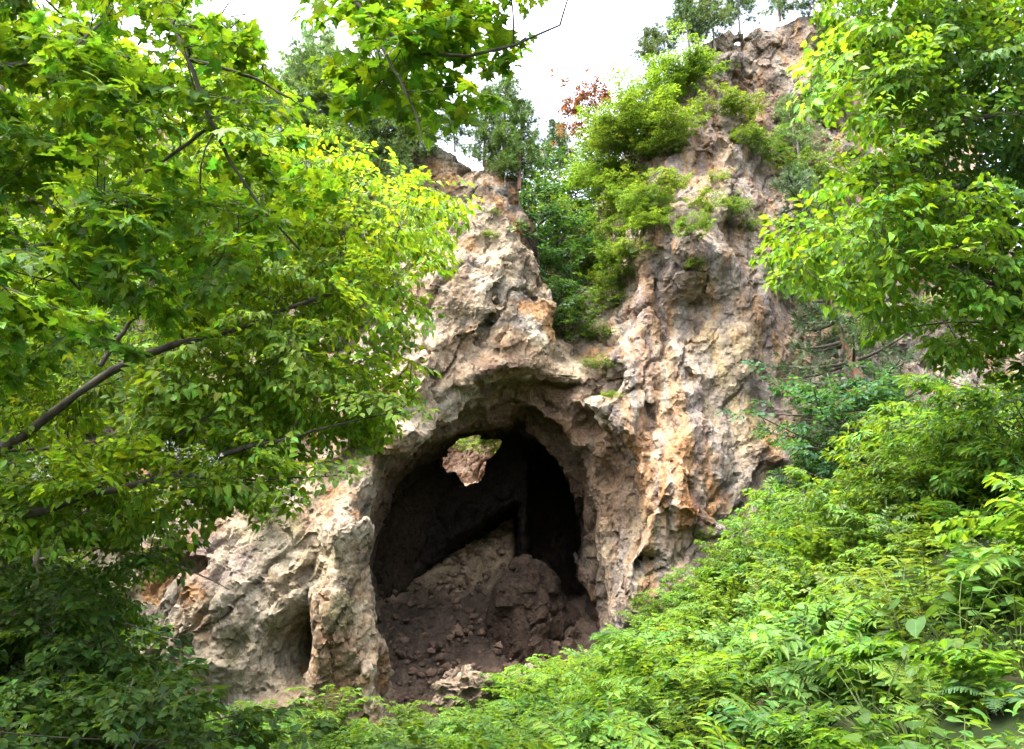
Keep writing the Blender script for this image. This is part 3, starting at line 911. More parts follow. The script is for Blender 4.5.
# ------------------------------------------------------------------ trees standing close
def close_trees():
    # ---- maple at the left edge, its boughs over the top of the view
    spr = [make_spray(.66, 6, .125, .105, tilt=.38) for _ in range(12)]
    cr = Crown(spr, MAPLE, (.076, .160, .013), .30, .17, .006)
    base = np.array([-5.6, 5.2, float(ground_z(-5.6, 5.2)) - .1])
    trunk = [base, base + [.1, 0, 2], base + [.3, .1, 4], base + [.3, .3, 6.5]]
    L = lambda *q: [at(*p) for p in q]
    limbs = [
        ([base + [.3, .15, 4.2], *L((-40, -80, 5.6), (160, -40, 6.0), (186, 40, 6.0), (205, 130, 6.0), (240, 190, 6.1), (300, 250, 6.3))], .06, .008),
        ([base + [.3, .3, 5.6], *L((150, -160, 5.4), (300, -70, 5.4), (360, 15, 5.5), (400, 60, 5.5), (440, 75, 5.5), (490, 60, 5.6), (560, 25, 5.7))], .06, .006),
        (L((365, 20, 5.5), (395, 70, 5.4), (415, 110, 5.4), (425, 150, 5.4)), .016, .004),
        ([base + [.15, 0, 2.6], *L((-60, 180, 5.8), (30, 245, 6.2), (80, 290, 6.4))], .05, .01),
        ([base + [.3, .1, 3.6], *L((-50, 60, 5.8), (60, 70, 6.3), (105, 20, 6.6))], .05, .01),
        (L((190, 60, 6.0), (250, 75, 6.2), (310, 110, 6.4)), .02, .005),
        (L((205, 130, 6.0), (150, 170, 6.1), (60, 230, 6.2)), .018, .005)]
    tg = np.concatenate([
        pts_in_poly([(-260, -160), (215, -160), (232, 30), (285, 115), (325, 150), (300, 200), (240, 250), (120, 330), (0, 380), (-260, 380)], 310, 5.2, 8.4),
        pts_in_poly([(330, -60), (540, -60), (555, 25), (520, 50), (470, 60), (440, 115), (415, 130), (385, 85), (330, 40)], 25, 5.2, 6.0),
        pts_in_poly([(-500, -400), (250, -400), (300, -100), (-500, -100)], 22, 4.0, 7.0)])
    near_tree('maple_tree', 'large leaved maple overhanging the top left, dark hanging boughs against the white sky', 'tree', base, trunk, .19, limbs, tg, cr, (.75, 1.2))

    # ---- light green tree behind it, long low boughs reaching to the arch
    spr = [make_spray(.8, 8, .115, .10, tilt=.32) for _ in range(12)]
    cr = Crown(spr, OVATES, (.105, .185, .014), .28, .15, .006)
    base = np.array([-7.6, 9.2, float(ground_z(-7.6, 9.2)) - .15])
    trunk = [base, base + [.3, 0, 1.6], base + [.2, .2, 4], base + [.5, .6, 7]]
    limbs = [
        ([base + [.3, 0, 1.5], *L((0, 462, 9.3), (50, 420, 9.4), (100, 366, 9.5), (180, 345, 9.7), (260, 320, 10), (340, 292, 10.4), (400, 250, 10.8))], .075, .012),
        (L((100, 366, 9.5), (118, 338, 9.6), (150, 300, 9.8), (215, 240, 10)), .032, .008),
        ([base + [.15, 0, .7], *L((0, 524, 9.0), (70, 502, 9.1), (140, 485, 9.2), (240, 452, 9.4), (330, 424, 9.8), (400, 412, 10.2))], .07, .01),
        (L((170, 475, 9.2), (260, 480, 9.4), (345, 475, 9.6)), .02, .006),
        (L((180, 435, 9.5), (230, 400, 9.7), (290, 350, 10), (310, 330, 10.2)), .02, .006),
        ([base + [.2, .2, 3.6], *L((30, 250, 10), (150, 210, 10.5), (260, 200, 11), (350, 200, 11.4))], .06, .01),
        ([base + [.3, .3, 5], *L((40, 100, 11), (160, 60, 11.5), (240, 60, 12))], .06, .01)]
    tg = np.concatenate([
        pts_in_poly([(-150, 20), (230, 40), (300, 120), (350, 150), (430, 185), (465, 195), (450, 235), (415, 270), (405, 310), (425, 345), (410, 380), (420, 400), (385, 430), (300, 440), (230, 462), (100, 470), (-150, 470)], 400, 9.2, 13),
        pts_in_poly([(190, 190), (330, 150), (440, 190), (450, 235), (405, 290), (420, 345), (405, 395), (330, 440), (230, 455), (150, 440)], 190, 9.5, 13),
        pts_in_poly([(-60, 470), (210, 455), (330, 440), (345, 462), (290, 490), (180, 505), (60, 530), (-60, 540)], 60, 8.8, 10.2),
        pts_in_poly([(-400, -250), (150, -250), (200, 0), (-400, 0)], 22, 9, 13)])
    def colf(t):
        k = 1.0 + .35 * vnoise(t[None] * .7, 301)[0]
        return np.array([.118, .212, .019]) * k
    t2 = near_tree('broadleaf_tree', 'light green tree on the left, long bare boughs reaching towards the arch, white blossoms', 'tree', base, trunk, .16, limbs, tg, cr, (.75, 1.25), color_fn=colf)
    # white blossom heads hanging at the middle of its low bough
    for k, (px, py, Y) in enumerate([(170, 448, 8.7), (184, 455, 8.7), (208, 462, 8.7), (216, 458, 8.8), (38, 462, 8.6), (42, 476, 8.6), (330, 452, 9.6), (196, 450, 8.8), (376, 370, 10)]):
        mb = MB(); c = at(px, py, Y)
        n = 26
        d = rand_unit(n, .6)
        mb.leaves(c - base + d * [.07, .07, .045], d, rand_unit(n), rng.uniform(.025, .045, n), QUADLEAF, tints(n, (.62, .64, .52), .08, .02))
        mb.tube(smooth_path([c - base + [0, 0, .12], c - base], 3), [.004, .003, .002], 4, tint=(.1, .16, .04))
        mb.build('blossom', PETAL, t2)

    # ---- shaded understorey tree at the lower left with a pale trunk
    spr = [make_spray(.65, 6, .115, .11, tilt=.35) for _ in range(8)]
    cr = Crown(spr, OVATES, (.058, .120, .018), .28, .12, .005)
    bx, by = at(38, 700, 12)[:2]
    base = np.array([bx, by, float(ground_z(bx, by)) - .15])
    limbs = [(L((38, 560, 12), (90, 545, 11.6), (170, 560, 11), (230, 590, 10.6)), .03, .006),
             (L((42, 600, 12), (110, 620, 11.4), (180, 640, 11)), .025, .006),
             (L((40, 520, 12), (-40, 540, 11.4), (-100, 580, 11)), .03, .006),
             (L((40, 530, 12), (90, 500, 12.3), (150, 490, 12.6)), .03, .006)]
    tg = np.concatenate([pts_in_poly([(-120, 500), (150, 495), (180, 540), (150, 585), (120, 640), (120, 700), (90, 745), (-120, 745)], 260, 9.8, 13)])
    near_tree('understorey_tree', 'small shaded tree with a pale grey trunk in the lower left corner', 'tree', base, [base, at(32, 620, 12), at(40, 540, 12), at(52, 480, 12.3), at(60, 400, 12.6)], .10, limbs, tg, cr, (.7, 1.15), bark=BARK_PALE)

    # ---- tree at the right edge
    spr = [make_spray(.78, 8, .115, .10, tilt=.32) for _ in range(12)]
    cr = Crown(spr, OVATES, (.09, .178, .014), .28, .14, .006)
    base = np.array([8.6, 9.2, float(ground_z(8.6, 9.2)) - .15])
    trunk = [base, base + [-.1, 0, 2], base + [-.3, -.1, 4.2], base + [-.6, -.2, 7]]
    limbs = [
        ([base + [-.1, 0, 1.2], *L((1060, 300, 9), (1000, 285, 8.9), (950, 268, 8.8), (900, 248, 8.8), (850, 240, 9))], .06, .008),
        ([base + [-.1, 0, 1.4], *L((1050, 255, 9.2), (980, 225, 9.2), (900, 190, 9.4), (850, 185, 9.6))], .045, .008),
        ([base + [-.25, 0, 3.2], *L((1040, 110, 9), (960, 120, 9), (880, 160, 9.2), (820, 205, 9.4))], .05, .008),
        ([base + [-.3, 0, 4.2], *L((1030, 20, 9), (950, 10, 9), (880, 40, 9.2), (815, 80, 9.4))], .05, .008),
        ([base + [-.2, 0, 1.8], *L((1040, 330, 9.6), (960, 320, 9.8), (890, 330, 10))], .03, .008)]
    tg = np.concatenate([
        pts_in_poly([(835, -60), (1180, -60), (1180, 330), (1010, 330), (930, 262), (880, 300), (800, 285), (785, 250), (800, 215), (840, 180), (880, 150), (870, 110), (800, 85), (835, 50)], 560, 8.2, 11.5),
        pts_in_poly([(890, 290), (1120, 300), (1120, 400), (1000, 372), (940, 360), (880, 335)], 40, 9.5, 11.5),
        pts_in_poly([(850, -300), (1350, -300), (1350, -60), (850, -60)], 45, 8.5, 11)])
    def colr(t):
        q = at(985, 170, 9.6)
        d = np.hypot(t[0] - q[0], (t[2] - q[2]) * .8)
        k = 1.0 + .3 * vnoise(t[None] * .8, 311)[0]
        c = np.array([.082, .172, .016]) if d > 1.0 else np.array([.045, .105, .024])
        return c * k
    near_tree('broadleaf_tree', 'bright yellow green tree leaning in from the right edge over the bank', 'tree', base, trunk, .17, limbs, tg, cr, (.75, 1.2), color_fn=colr)


# ------------------------------------------------------------------ trees and shrubs farther off
def broad_proto(name, h, r, n, leaf, color, tmpl=QUADLEAF, stems=1, bark=None, lay=.45, low=.3, cat='tree', var=.25, trunk_r=.02):
    """A tree or shrub of its own crown: limbs out of the trunk, leafy twigs along them."""
    root = empty(name); root['category'] = cat
    spr = [make_spray(r * .38, 4, leaf, leaf * 1.15, tilt=.4) for _ in range(4)]
    cr = Crown(spr, tmpl, color, var, .14, max(.003, r * .004), 3, twigs=False)
    tr = MB()
    tops = []
    for s in range(stems):
        lean = rng.normal(size=2) * (.06 if stems == 1 else .3) * h
        pts = smooth_path([[0, 0, -.15 * h * .3], [lean[0] * .3, lean[1] * .3, h * .35], [lean[0] * .7 + rng.normal() * .04 * h, lean[1] * .7, h * .65], [lean[0], lean[1], h * .95]], 9)
        tr.tube(pts, np.linspace(trunk_r * h, trunk_r * .25 * h, 9), 7, wob=.05)
        tops.append(pts)
    tr.build('trunk' if cat == 'tree' else 'stem', bark or BARK, root)
    nl = max(6, n // 5)
    for k in range(nl):
        pts = tops[k % stems]
        t = low + (1 - low) * (k + rng.random()) / nl
        a = pts[min(int(t * 8), 8)]
        az = k * 2.4 + rng.normal() * .4
        prof = math.sin(pi * min(1, .18 + .82 * (t - low) / (1 - low))) ** .6
        R = r * prof * rng.uniform(.5, 1.5)
        e = a + np.array([cos(az) * R, sin(az) * R, R * rng.uniform(.0, .5)])
        cr.twig(a, e, trunk_r * .35 * h, .004 * h)
        for q in range(5):
            w = rng.uniform(.3, 1.05)
            p = a + (e - a) * w + rng.normal(size=3) * r * np.array([.16, .16, .09])
            d = (e - a) * [1, 1, lay] + rng.normal(size=3) * R * .5 * np.array([1, 1, .3])
            cr.spray(p, d, rng.uniform(.7, 1.2))
    cr.build(root)
    return root


def pine_proto(name, h, r, color, whorls=9, low=.35, lean=.06, bark=None, tuftlen=.28, tm=None, flatness=.25):
    root = empty(name); root['category'] = 'pine tree'
    tr = MB()
    l = rng.normal(size=2) * lean * h
    pts = smooth_path([[0, 0, -.06 * h], [l[0] * .2, l[1] * .2, h * .3], [l[0] * .8, l[1] * .5, h * .6], [l[0], l[1], h]], 12)
    tr.tube(pts, np.linspace(.022 * h, .005 * h, 12), 7, wob=.05); tr.build('trunk', bark or BARK_RED, root)
    mb = MB()
    P, D, S = [], [], []
    for w in range(whorls):
        t = low + (1 - low) * w / (whorls - 1)
        a = np.array([np.interp(t, np.linspace(0, 1, 12), pts[:, c]) for c in range(3)])
        nb = 4 + int(rng.integers(2))
        for b in range(nb):
            az = 2 * pi * b / nb + w * 1.1 + rng.normal() * .25
            R = r * (1.05 - .75 * (t - low) / (1 - low)) * rng.uniform(.6, 1.15)
            e = a + np.array([cos(az) * R, sin(az) * R, R * rng.uniform(-.05, flatness)])
            tt = np.linspace(0, 1, 5)[:, None]
            line = a * (1 - tt) + e * tt + tt * (1 - tt) * np.array([0, 0, -.25 * R])
            mb.tube(line, np.linspace(.006 * h, .002 * h, 5), 4, mat=1, cap=False)
            ns = int(7 + 12 * R / r)
            for q in range(ns):
                s = rng.uniform(.3, 1.02)
                p = a * (1 - s) + e * s + rng.normal(size=3) * R * np.array([.16, .16, .05]) * s
                for _ in range(3):
                    P.append(p + rng.normal(size=3) * tuftlen * .45)
                    dd = (e - a) / (R + 1e-6) + rng.normal(size=3) * .6 + [0, 0, .35]
                    D.append(dd); S.append(tuftlen * rng.uniform(.6, 1.15))
    P, D, S = map(np.array, (P, D, S))
    mb.leaves(P, D, rand_unit(len(P)), S, tm or TUFT, tints(len(P), color, .25, .1))
    mb.build('crown', [NEEDLE, BARK], root)
    return root


def far_trees():
    yg, mid, dark, blue = (.068, .130, .018), (.050, .110, .020), (.026, .070, .022), (.045, .085, .036)
    # --- gully between the two cliff shoulders
    A = broad_proto('gully_tree', 5.2, 1.7, 150, .2, dark, trunk_r=.012)
    B = broad_proto('gully_tree', 4.6, 1.6, 140, .19, mid, trunk_r=.012)
    C = broad_proto('gully_tree', 3.0, 1.3, 110, .17, (.06, .13, .022), trunk_r=.012)
    spots = [(A, 545, 330, 29, 1, 'dark green tree filling the gully just above the arch'), (B, 575, 300, 31, 1, 'mid green tree in the gully left of the right wall'), (A, 535, 285, 33, 1.0, 'dark tree in the gully pressed against the left spire'),
             (B, 560, 262, 35.5, 1.05, 'tree in the middle of the gully, half way up'), (C, 600, 300, 31, .9, 'small bright tree at the right foot of the gully'), (A, 540, 235, 38, 1.0, 'highest dark tree on the left of the gully skyline'),
             (B, 590, 235, 37, 1.0, 'mid green tree on the gully skyline under the brown tree'), (C, 612, 262, 33.5, 1.0, 'pale leafy tree on the right flank of the gully'), (C, 560, 338, 28, .75, 'small bright tree lowest in the gully over the cave'),
             (A, 556, 350, 27.3, .55, 'lowest dark tree of the gully behind the arch crest'), (B, 574, 352, 27.0, .45, 'small mid green tree at the bottom of the notch'),
             (A, 605, 205, 38, .9, 'dark tree at the top right of the gully')]
    used = set()
    for p, px, py, Y, s, lab in spots:
        loc = at(px, py, Y); g = 7.5 + .95 * (Y - 26)
        loc[2] = min(loc[2], g + .5) if px < 590 else loc[2]
        put(p, used, loc, rng.uniform(0, 6.28), s, lab, 'trees in the gully')
    # --- shrubs growing down the left flank of the right wall
    S1 = broad_proto('ledge_shrub', 1.5, 1.3, 150, .12, yg, cat='shrub', stems=3, lay=.2, low=.25, trunk_r=.014)
    S2 = broad_proto('ledge_shrub', 1.3, 1.15, 140, .11, (.065, .130, .020), cat='shrub', stems=3, lay=.25, low=.25, trunk_r=.014)
    S3 = broad_proto('ledge_shrub', 1.0, .95, 120, .095, (.078, .138, .022), cat='shrub', stems=3, lay=.15, low=.2, trunk_r=.014)
    fl = [(S1, 690, 75, 30.2, 1.2, 'yellow green shrub highest on the flank below the ridge pines'), (S2, 668, 98, 30.5, 1.25, 'shrub under the ridge on the flank of the right wall'), (S1, 645, 118, 31, 1.3, 'broad yellow green shrub on the skyline of the flank'),
          (S2, 622, 140, 32, 1.3, 'mid green shrub on the skyline right of the brown tree'), (S1, 660, 145, 29.8, 1.2, 'layered shrub on the flank beside the grey rock edge'), (S1, 632, 172, 30.5, 1.3, 'wide layered shrub half way down the flank'),
          (S2, 608, 185, 32, 1.25, 'mid green shrub where flank and gully meet'), (S3, 660, 195, 28.6, 1.0, 'small bright shrub against the edge of the right wall'), (S1, 625, 215, 29.6, 1.1, 'yellow green shrub above the dark rock of the flank'),
          (S3, 655, 235, 27.6, .95, 'shrub just left of the grey rock nose'), (S3, 632, 262, 27.6, 1.0, 'shrub left below the grey rock nose'), (S3, 606, 285, 28.6, .9, 'bright shrub on the low flank beside the gully trees'),
          (S2, 600, 340, 26.2, .55, 'small shrub in the notch over the arch'), (S2, 603, 372, 25.5, .5, 'lowest tuft hanging in the notch above the arch lip'), (S3, 612, 398, 25.1, .32, 'tiny tuft beside the arch lip')]
    for p, px, py, Y, s, lab in fl:
        put(p, used, on_cliff(px, py, Y), rng.uniform(0, 6.28), (s * .85, s * .85, s * .66), lab, 'shrubs on the flank of the right wall')
    fp = pts_in_poly([(705, 70), (640, 105), (600, 150), (598, 330), (625, 300), (648, 240), (662, 180), (690, 115)], 26, 29, 30)
    for k, q in enumerate(fp):
        px, py = pix(*q)
        put((S1, S2, S3)[k % 3], used, on_cliff(px, py, 29.5), rng.uniform(0, 6.28), rng.uniform(.5, .85), 'small layered green shrub draped over the flank between the larger ones', 'shrubs on the flank of the right wall')
    # --- tufts on the cliff face
    ts = [(S3, 715, 118, 29.6, 1.0, 'largest yellow green shrub on the face of the right wall'), (S3, 742, 122, 29.9, .9, 'shrub beside the largest one on the right wall'), (S3, 745, 143, 29.6, .6, 'small shrub below the pair high on the right wall'),
          (S3, 708, 210, 27.8, .65, 'bright tuft on the ledge above the grey rock nose'), (S3, 718, 182, 28.4, .4, 'small tuft half way up the right wall'), (S2, 690, 238, 26.4, .5, 'low tuft on top of the grey rock nose'),
          (S3, 697, 268, 25.9, .3, 'tiny tuft on the front of the grey rock nose'), (S2, 745, 232, 27.8, .4, 'thin tuft right of the grey rock nose'), (S3, 490, 240, 26, .28, 'tiny bright tuft on the left spire'),
          (S3, 493, 215, 26.3, .22, 'upper tiny tuft on the left spire'), (S2, 762, 160, 29.5, .7, 'green shrub under the pine on the right wall'), (S3, 700, 540, 24.4, .3, 'tuft at the foot of the orange rock'),
          (S2, 730, 215, 28, .45, 'thin shrub above the yellow rock of the right wall'), (S2, 820, 200, 30, 1.2, 'wide shrub behind the right hand tree'), (S2, 860, 350, 28.5, 1.1, 'shrub on the grey rock behind the red pine'), (S2, 950, 330, 29, 1.2, 'shrub on the pale rock near the right edge')]
    for p, px, py, Y, s, lab in ts:
        put(p, used, on_cliff(px, py, Y), rng.uniform(0, 6.28), s, lab, 'tufts on the cliff face')
    # --- pines on the ridges
    P1 = pine_proto('pine_tree', 3.6, 1.35, (.055, .105, .030), 7, .35, bark=BARK_PALE)
    P2 = pine_proto('pine_tree', 3.2, 1.3, (.075, .120, .028), 6, .4, bark=BARK_PALE)
    P3 = pine_proto('pine_tree', 4.4, 1.3, (.075, .135, .026), 9, .15, bark=BARK_RED)
    rp = [(P2, 655, 75, 31.5, .75, 'spreading pine leaning over the sky on the ridge left end'), (P1, 690, 55, 31.2, .85, 'pale stemmed pine on the ridge above the flank shrubs'), (P2, 715, 48, 31.6, .85, 'bushy pine on the ridge beside the summit rock'),
          (P1, 740, 32, 32, .7, 'pine on the summit of the right wall'), (P3, 780, 18, 32.5, .55, 'dark dense pine on the summit edge'), (P1, 815, 22, 32.8, .8, 'pine right of the summit, touching the near leaves'), (P2, 830, 60, 32, .7, 'pine below the summit on its right'),
          (P3, 503, 170, 28.4, .85, 'dark pine on top of the left spire'), (P3, 484, 162, 28.8, .7, 'small dark pine at the middle of the left spire top'), (P3, 519, 185, 28.6, .8, 'dark pine at the right edge of the spire top'), (P2, 505, 185, 27.6, .42, 'low yellowish pine on the shoulder of the spire'), (P1, 455, 150, 29, .5, 'pine at the left of the spire top'),
          (P1, 560, 175, 40, .9, 'thin pine standing against the sky in the gully')]
    for p, px, py, Y, s, lab in rp:
        put(p, used, on_cliff(px, py, Y), rng.uniform(0, 6.28), s, lab, 'pines on the ridges')
    # --- pale pines on the slope behind the left tree
    P4 = pine_proto('slope_pine', 5.0, 1.9, (.11, .175, .05), 10, .1, bark=BARK_PALE)
    for px, py, Y, s, lab in [(330, 150, 29, 1.05, 'pale green pine behind the left tree'), (375, 155, 29.5, 1.1, 'pale pine left of the spire'), (410, 165, 28.5, .75, 'pale pine next to the spire'), (300, 190, 28, 1.1, 'pale pine deep behind the left leaves'),
                              (355, 210, 27.5, .7, 'lower pale pine behind the left leaves'), (240, 180, 28.5, 1.2, 'leftmost pale pine behind the leaves'), (395, 215, 27, .55, 'small pale pine on the left shoulder of the spire')]:
        put(P4, used, on_cliff(px, py, Y), rng.uniform(0, 6.28), s, lab, 'pale pines behind the left tree')
    for px, py, Y, s, lab in [(800, 160, 30.5, .62, 'soft green pine on the right wall beside the near tree'), (815, 235, 29.6, .6, 'soft green pine half way down the right edge of the wall'), (790, 300, 28, .42, 'small soft pine on the edge of the right wall'), (835, 120, 31, .6, 'soft pine high on the wall behind the near tree')]:
        put(P4, used, on_cliff(px, py, Y), rng.uniform(0, 6.28), s, lab, 'soft pines on the right wall')
    # --- rust coloured dying tree on the skyline
    R1 = broad_proto('rusty_tree', 4.6, 1.5, 90, .17, (.085, .040, .032), trunk_r=.012, bark=BARK_PALE, low=.5)
    put(R1, used, at(603, 165, 34), 0, 1.0, 'thin rust brown tree against the white sky')
    R2 = broad_proto('bare_tree', 4.0, 1.5, 18, .12, (.10, .065, .05), trunk_r=.010, bark=BARK_PALE, low=.4)
    put(R2, used, at(572, 185, 39), 0, .9, 'sparse almost bare brown tree on the skyline')
    # --- red pine and dark trees right of the wall
    loc = on_cliff(905, 440, 24)
    RP = pine_proto('red_pine', 11.0, 2.6, (.050, .090, .034), 13, .25, .02, bark=BARK_RED, tuftlen=.3)
    loc = at(893, 455, 24.5); loc[2] = float(ground_z(loc[0], loc[1]))
    put(RP, used, loc, 0, 1, 'soft needled pine with a reddish trunk between right wall and bank', tilt=(radians(-2), radians(-9)))
    D1 = broad_proto('dark_tree', 4.4, 1.7, 170, .18, (.026, .072, .024), trunk_r=.012)
    for px, Y, s, lab in [(842, 22, 1.0, 'dark green small tree at the foot of the red pine'), (812, 23.2, .7, 'smaller dark tree touching the right wall'), (880, 21.5, .85, 'dark tree right of the red pine foot')]:
        q = at(px, 470, Y); q[2] = float(ground_z(q[0], q[1])) - .1
        put(D1, used, q, rng.uniform(0, 6), s, lab, 'dark small trees below the red pine')
    # --- bushes on the slope in front of the left wall
    W1 = broad_proto('wall_shrub', 1.7, 1.2, 110, .13, (.060, .120, .016), cat='shrub', stems=3, lay=.3, low=.2, trunk_r=.014)
    for px, py, Y, s, lab in [(120, 360, 25, 1, 'shrub on the brown rock behind the left tree'), (60, 430, 24.6, 1.1, 'shrub on the left wall near the frame edge'), (200, 430, 24.8, .8, 'shrub on the left wall behind the low bough'), (270, 300, 26, 1.1, 'shrub high on the left wall behind leaves'),
                              (330, 290, 25.6, .9, 'shrub on the left wall beside the spire'), (180, 300, 26, 1.2, 'large shrub on the upper left wall'), (80, 280, 26, 1.2, 'shrub on the far left wall'), (270, 525, 23.6, .45, 'small tuft on the pale rock left of the cave'), (30, 520, 24, 1.1, 'shrub at the foot of the left wall')]:
        put(W1, used, on_cliff(px, py, Y), rng.uniform(0, 6), s, lab, 'shrubs on the left wall')
    H1 = broad_proto('hillside_tree', 9.0, 2.9, 330, .2, (.085, .160, .018), tmpl=OVATE, trunk_r=.012, low=.15)
    H2 = broad_proto('hillside_tree', 8.0, 2.6, 300, .19, (.070, .145, .020), tmpl=OVATE, trunk_r=.012, low=.15)
    for p, px, Y, s, lab in [(H1, 20, 18.5, .8, 'leafy tree at the far left behind the long boughs'), (H2, -60, 17, 1.0, 'leafy tree at the left frame edge behind the boughs')]:
        x = (px - 512) / F * Y / CP * .97; z = float(ground_z(x, Y))
        put(p, used, (x, Y, z - .1), rng.uniform(0, 6), s, lab, 'leafy trees before the left wall')
    for p, px, py, s, lab in [(H1, 40, 330, .42, 'tree growing on the left wall near the frame edge'), (H2, 110, 260, .5, 'tree high on the left wall behind the dark boughs'), (H1, 180, 330, .4, 'tree on the left wall behind the fork of the bough'), (H2, 245, 290, .42, 'tree on the left wall behind the bright leaves'), (H1, 310, 265, .38, 'tree on the wall left of the spire'),
                              (H2, 200, 215, .5, 'tree on the upper left wall under the pale pines'), (H1, 20, 210, .5, 'tree on the upper left wall at the frame edge'), (H2, 350, 330, .28, 'small tree on the wall beside the spire'), (H1, 280, 390, .3, 'small tree on the left wall above the low bough'), (H2, 100, 420, .36, 'tree low on the left wall')]:
        put(p, used, on_cliff(px, py, 26), rng.uniform(0, 6), s, lab, 'leafy trees on the left wall')
    for p, px, py, s, lab in [(H2, 300, 150, .5, 'rounded leafy tree on the slope crest behind the maple'), (H1, 345, 140, .42, 'leafy tree on the slope crest below the sky gap'), (H2, 385, 150, .4, 'leafy tree on the slope crest left of the spire'), (H1, 418, 152, .28, 'small leafy tree right beside the spire top'), (H2, 335, 200, .42, 'leafy tree just under the slope crest behind the bright leaves')]:
        put(p, used, on_cliff(px, py, 28), rng.uniform(0, 6), s, lab, 'leafy trees on the left slope crest')
    # green sprigs seen through the hole in the cave roof
    HS = broad_proto('sprig', .9, .7, 60, .11, (.075, .13, .02), cat='shrub', stems=2, trunk_r=.012)
    put(HS, used, at(490, 446, 37.0), 2, .8, 'green plants hanging at the rim of the hole in the cave roof')
    put(HS, used, at(494, 452, 40.5), 4, 1.0, 'leafy sprig at the right rim of the hole in the cave roof')
    put(HS, used, at(462, 452, 42), 1, .9, 'small green plant on the sunlit rock seen through the hole')
    put(HS, used, at(486, 458, 40.5), 0, 1.5, 'green sprig growing beyond the hole in the cave roof')
    sq = at(478, 560, 35.5); sq[2] = -4.4 + .6 * (sq[1] - 25) + .08 * (sq[0] + 2)
    put(HS, used, sq, 1, .55, 'low green plants on the lit scree in the cave')


def put(p, used, loc, rz, s, label, group=None, tilt=(0, 0)):
    if id(p) not in used and p.name not in used:
        used.add(p.name); return place(p, tuple(loc), rz, s, label, group, tilt)
    return dup(p, tuple(loc), rz, s, label, group, tilt)


def on_cliff(px, py, Y, tmin=8):
    """The nearest spot on the cliff along that line of sight (a little inside the rock), or the point itself."""
    d = at(px, py, 1.0); d = d / np.linalg.norm(d)
    t = CLIFF_V @ d
    off = np.linalg.norm(CLIFF_V - t[:, None] * d, axis=1)
    m = (off < .25) & (t > tmin)
    if not m.any():
        return at(px, py, Y)
    t0 = t[m].min()
    return d * (t0 + .12) if abs(d[1] * t0 - Y) < 5 else at(px, py, Y)


# ------------------------------------------------------------------ plants of the bank
def plant_leafy(name, h, nst, leaf, color, tmpl=POINTED, spread=.5, cat='plant', gap=.11):
    root = empty(name); root['category'] = cat
    mb = MB(); st = MB()
    for s in range(nst):
        az = rng.uniform(0, 6.28); R = spread * h * rng.uniform(.3, 1.1); hh = h * rng.uniform(.65, 1.05)
        b = np.array([rng.normal() * .08, rng.normal() * .08, -.1])
        pts = smooth_path([b, b + [cos(az) * R * .25, sin(az) * R * .25, hh * .6], b + [cos(az) * R * .8, sin(az) * R * .8, hh * .95], b + [cos(az) * R * 1.35, sin(az) * R * 1.35, hh * .9]], 10)
        st.tube(pts, np.linspace(.007, .002, 10), 4, tint=(.07, .10, .025), cap=False)
        ln = np.linalg.norm(np.diff(pts, axis=0), axis=1).sum(); n = int(ln / (leaf * .42)) + 3
        t = np.linspace(.22, 1, n)
        P = np.stack([np.interp(t, np.linspace(0, 1, 10), pts[:, k]) for k in range(3)], 1)
        tg = np.gradient(P, axis=0); tg /= np.linalg.norm(tg, axis=1)[:, None] + 1e-9
        for i in range(n):
            sd = np.array([-sin(az), cos(az), 0.0])
            if t[i] < .45: sd = np.array([cos(az + 1.57 + i), sin(az + 1.57 + i), 0])
            for q in (1, -1, 0) if i == n - 1 else (1, -1):
                d = sd * q * .9 + tg[i] * (.45 if q else 1) + rng.normal(size=3) * [.15, .15, .12]; d[2] -= .18
                u = np.array([[0, 0, 1.]]) + rng.normal(size=(1, 3)) * .28
                mb.leaves(P[i:i + 1] + d * leaf * .12, d[None], u, leaf * rng.uniform(.65, 1.2) * (1 - .3 * t[i] ** 3), tmpl, tints(1, np.array(color) * (.8 + .35 * t[i]), .2, .12))
    st.build('stem', LEAF, root); mb.build('foliage', LEAF, root)
    return root


def plant_fern(name, ln, nf, color, cat='fern'):
    root = empty(name); root['category'] = cat
    for f in range(nf):
        mb = MB()
        az = 2 * pi * f / nf + rng.normal() * .2; L_ = ln * rng.uniform(.75, 1.1); n = 20
        t = np.linspace(0, 1, n)
        r = L_ * (t * .85); z = L_ * (.75 * t - .62 * t ** 2.2)
        pts = np.stack([cos(az) * r, sin(az) * r, z], 1)
        mb.tube(pts, np.linspace(.005, .0015, n), 4, tint=np.array(color) * .7, cap=False)
        tg = np.gradient(pts, axis=0); tg /= np.linalg.norm(tg, axis=1)[:, None]
        sd = np.cross(tg, [0, 0, 1.]); sd /= np.linalg.norm(sd, axis=1)[:, None]
        up = np.cross(sd, tg)
        m = t > .12
        w = L_ * .20 * np.sin(pi * np.clip(.12 + .88 * t[m], 0, 1)) ** .8 + .01
        for s in (1, -1):
            d = sd[m] * s + tg[m] * .35 + rng.normal(size=(m.sum(), 3)) * .08 - [0, 0, .12]
            mb.leaves(pts[m], d, up[m], w, FROND, tints(m.sum(), color, .14, .08))
        mb.build('frond', LEAF, root)
    return root


_v, _f = [], []
for _i in range(7):
    _x = _i / 7; _w = .17 * (1 - _x) + .03; _k = len(_v)
    _v += [[_x, 0, 0], [_x + .10, _w, .01], [_x + .17, 0, -.02], [_x + .10, -_w, .01]]; _f.append([_k, _k + 3, _k + 2, _k + 1])
FROND = (np.array(_v), [_f])


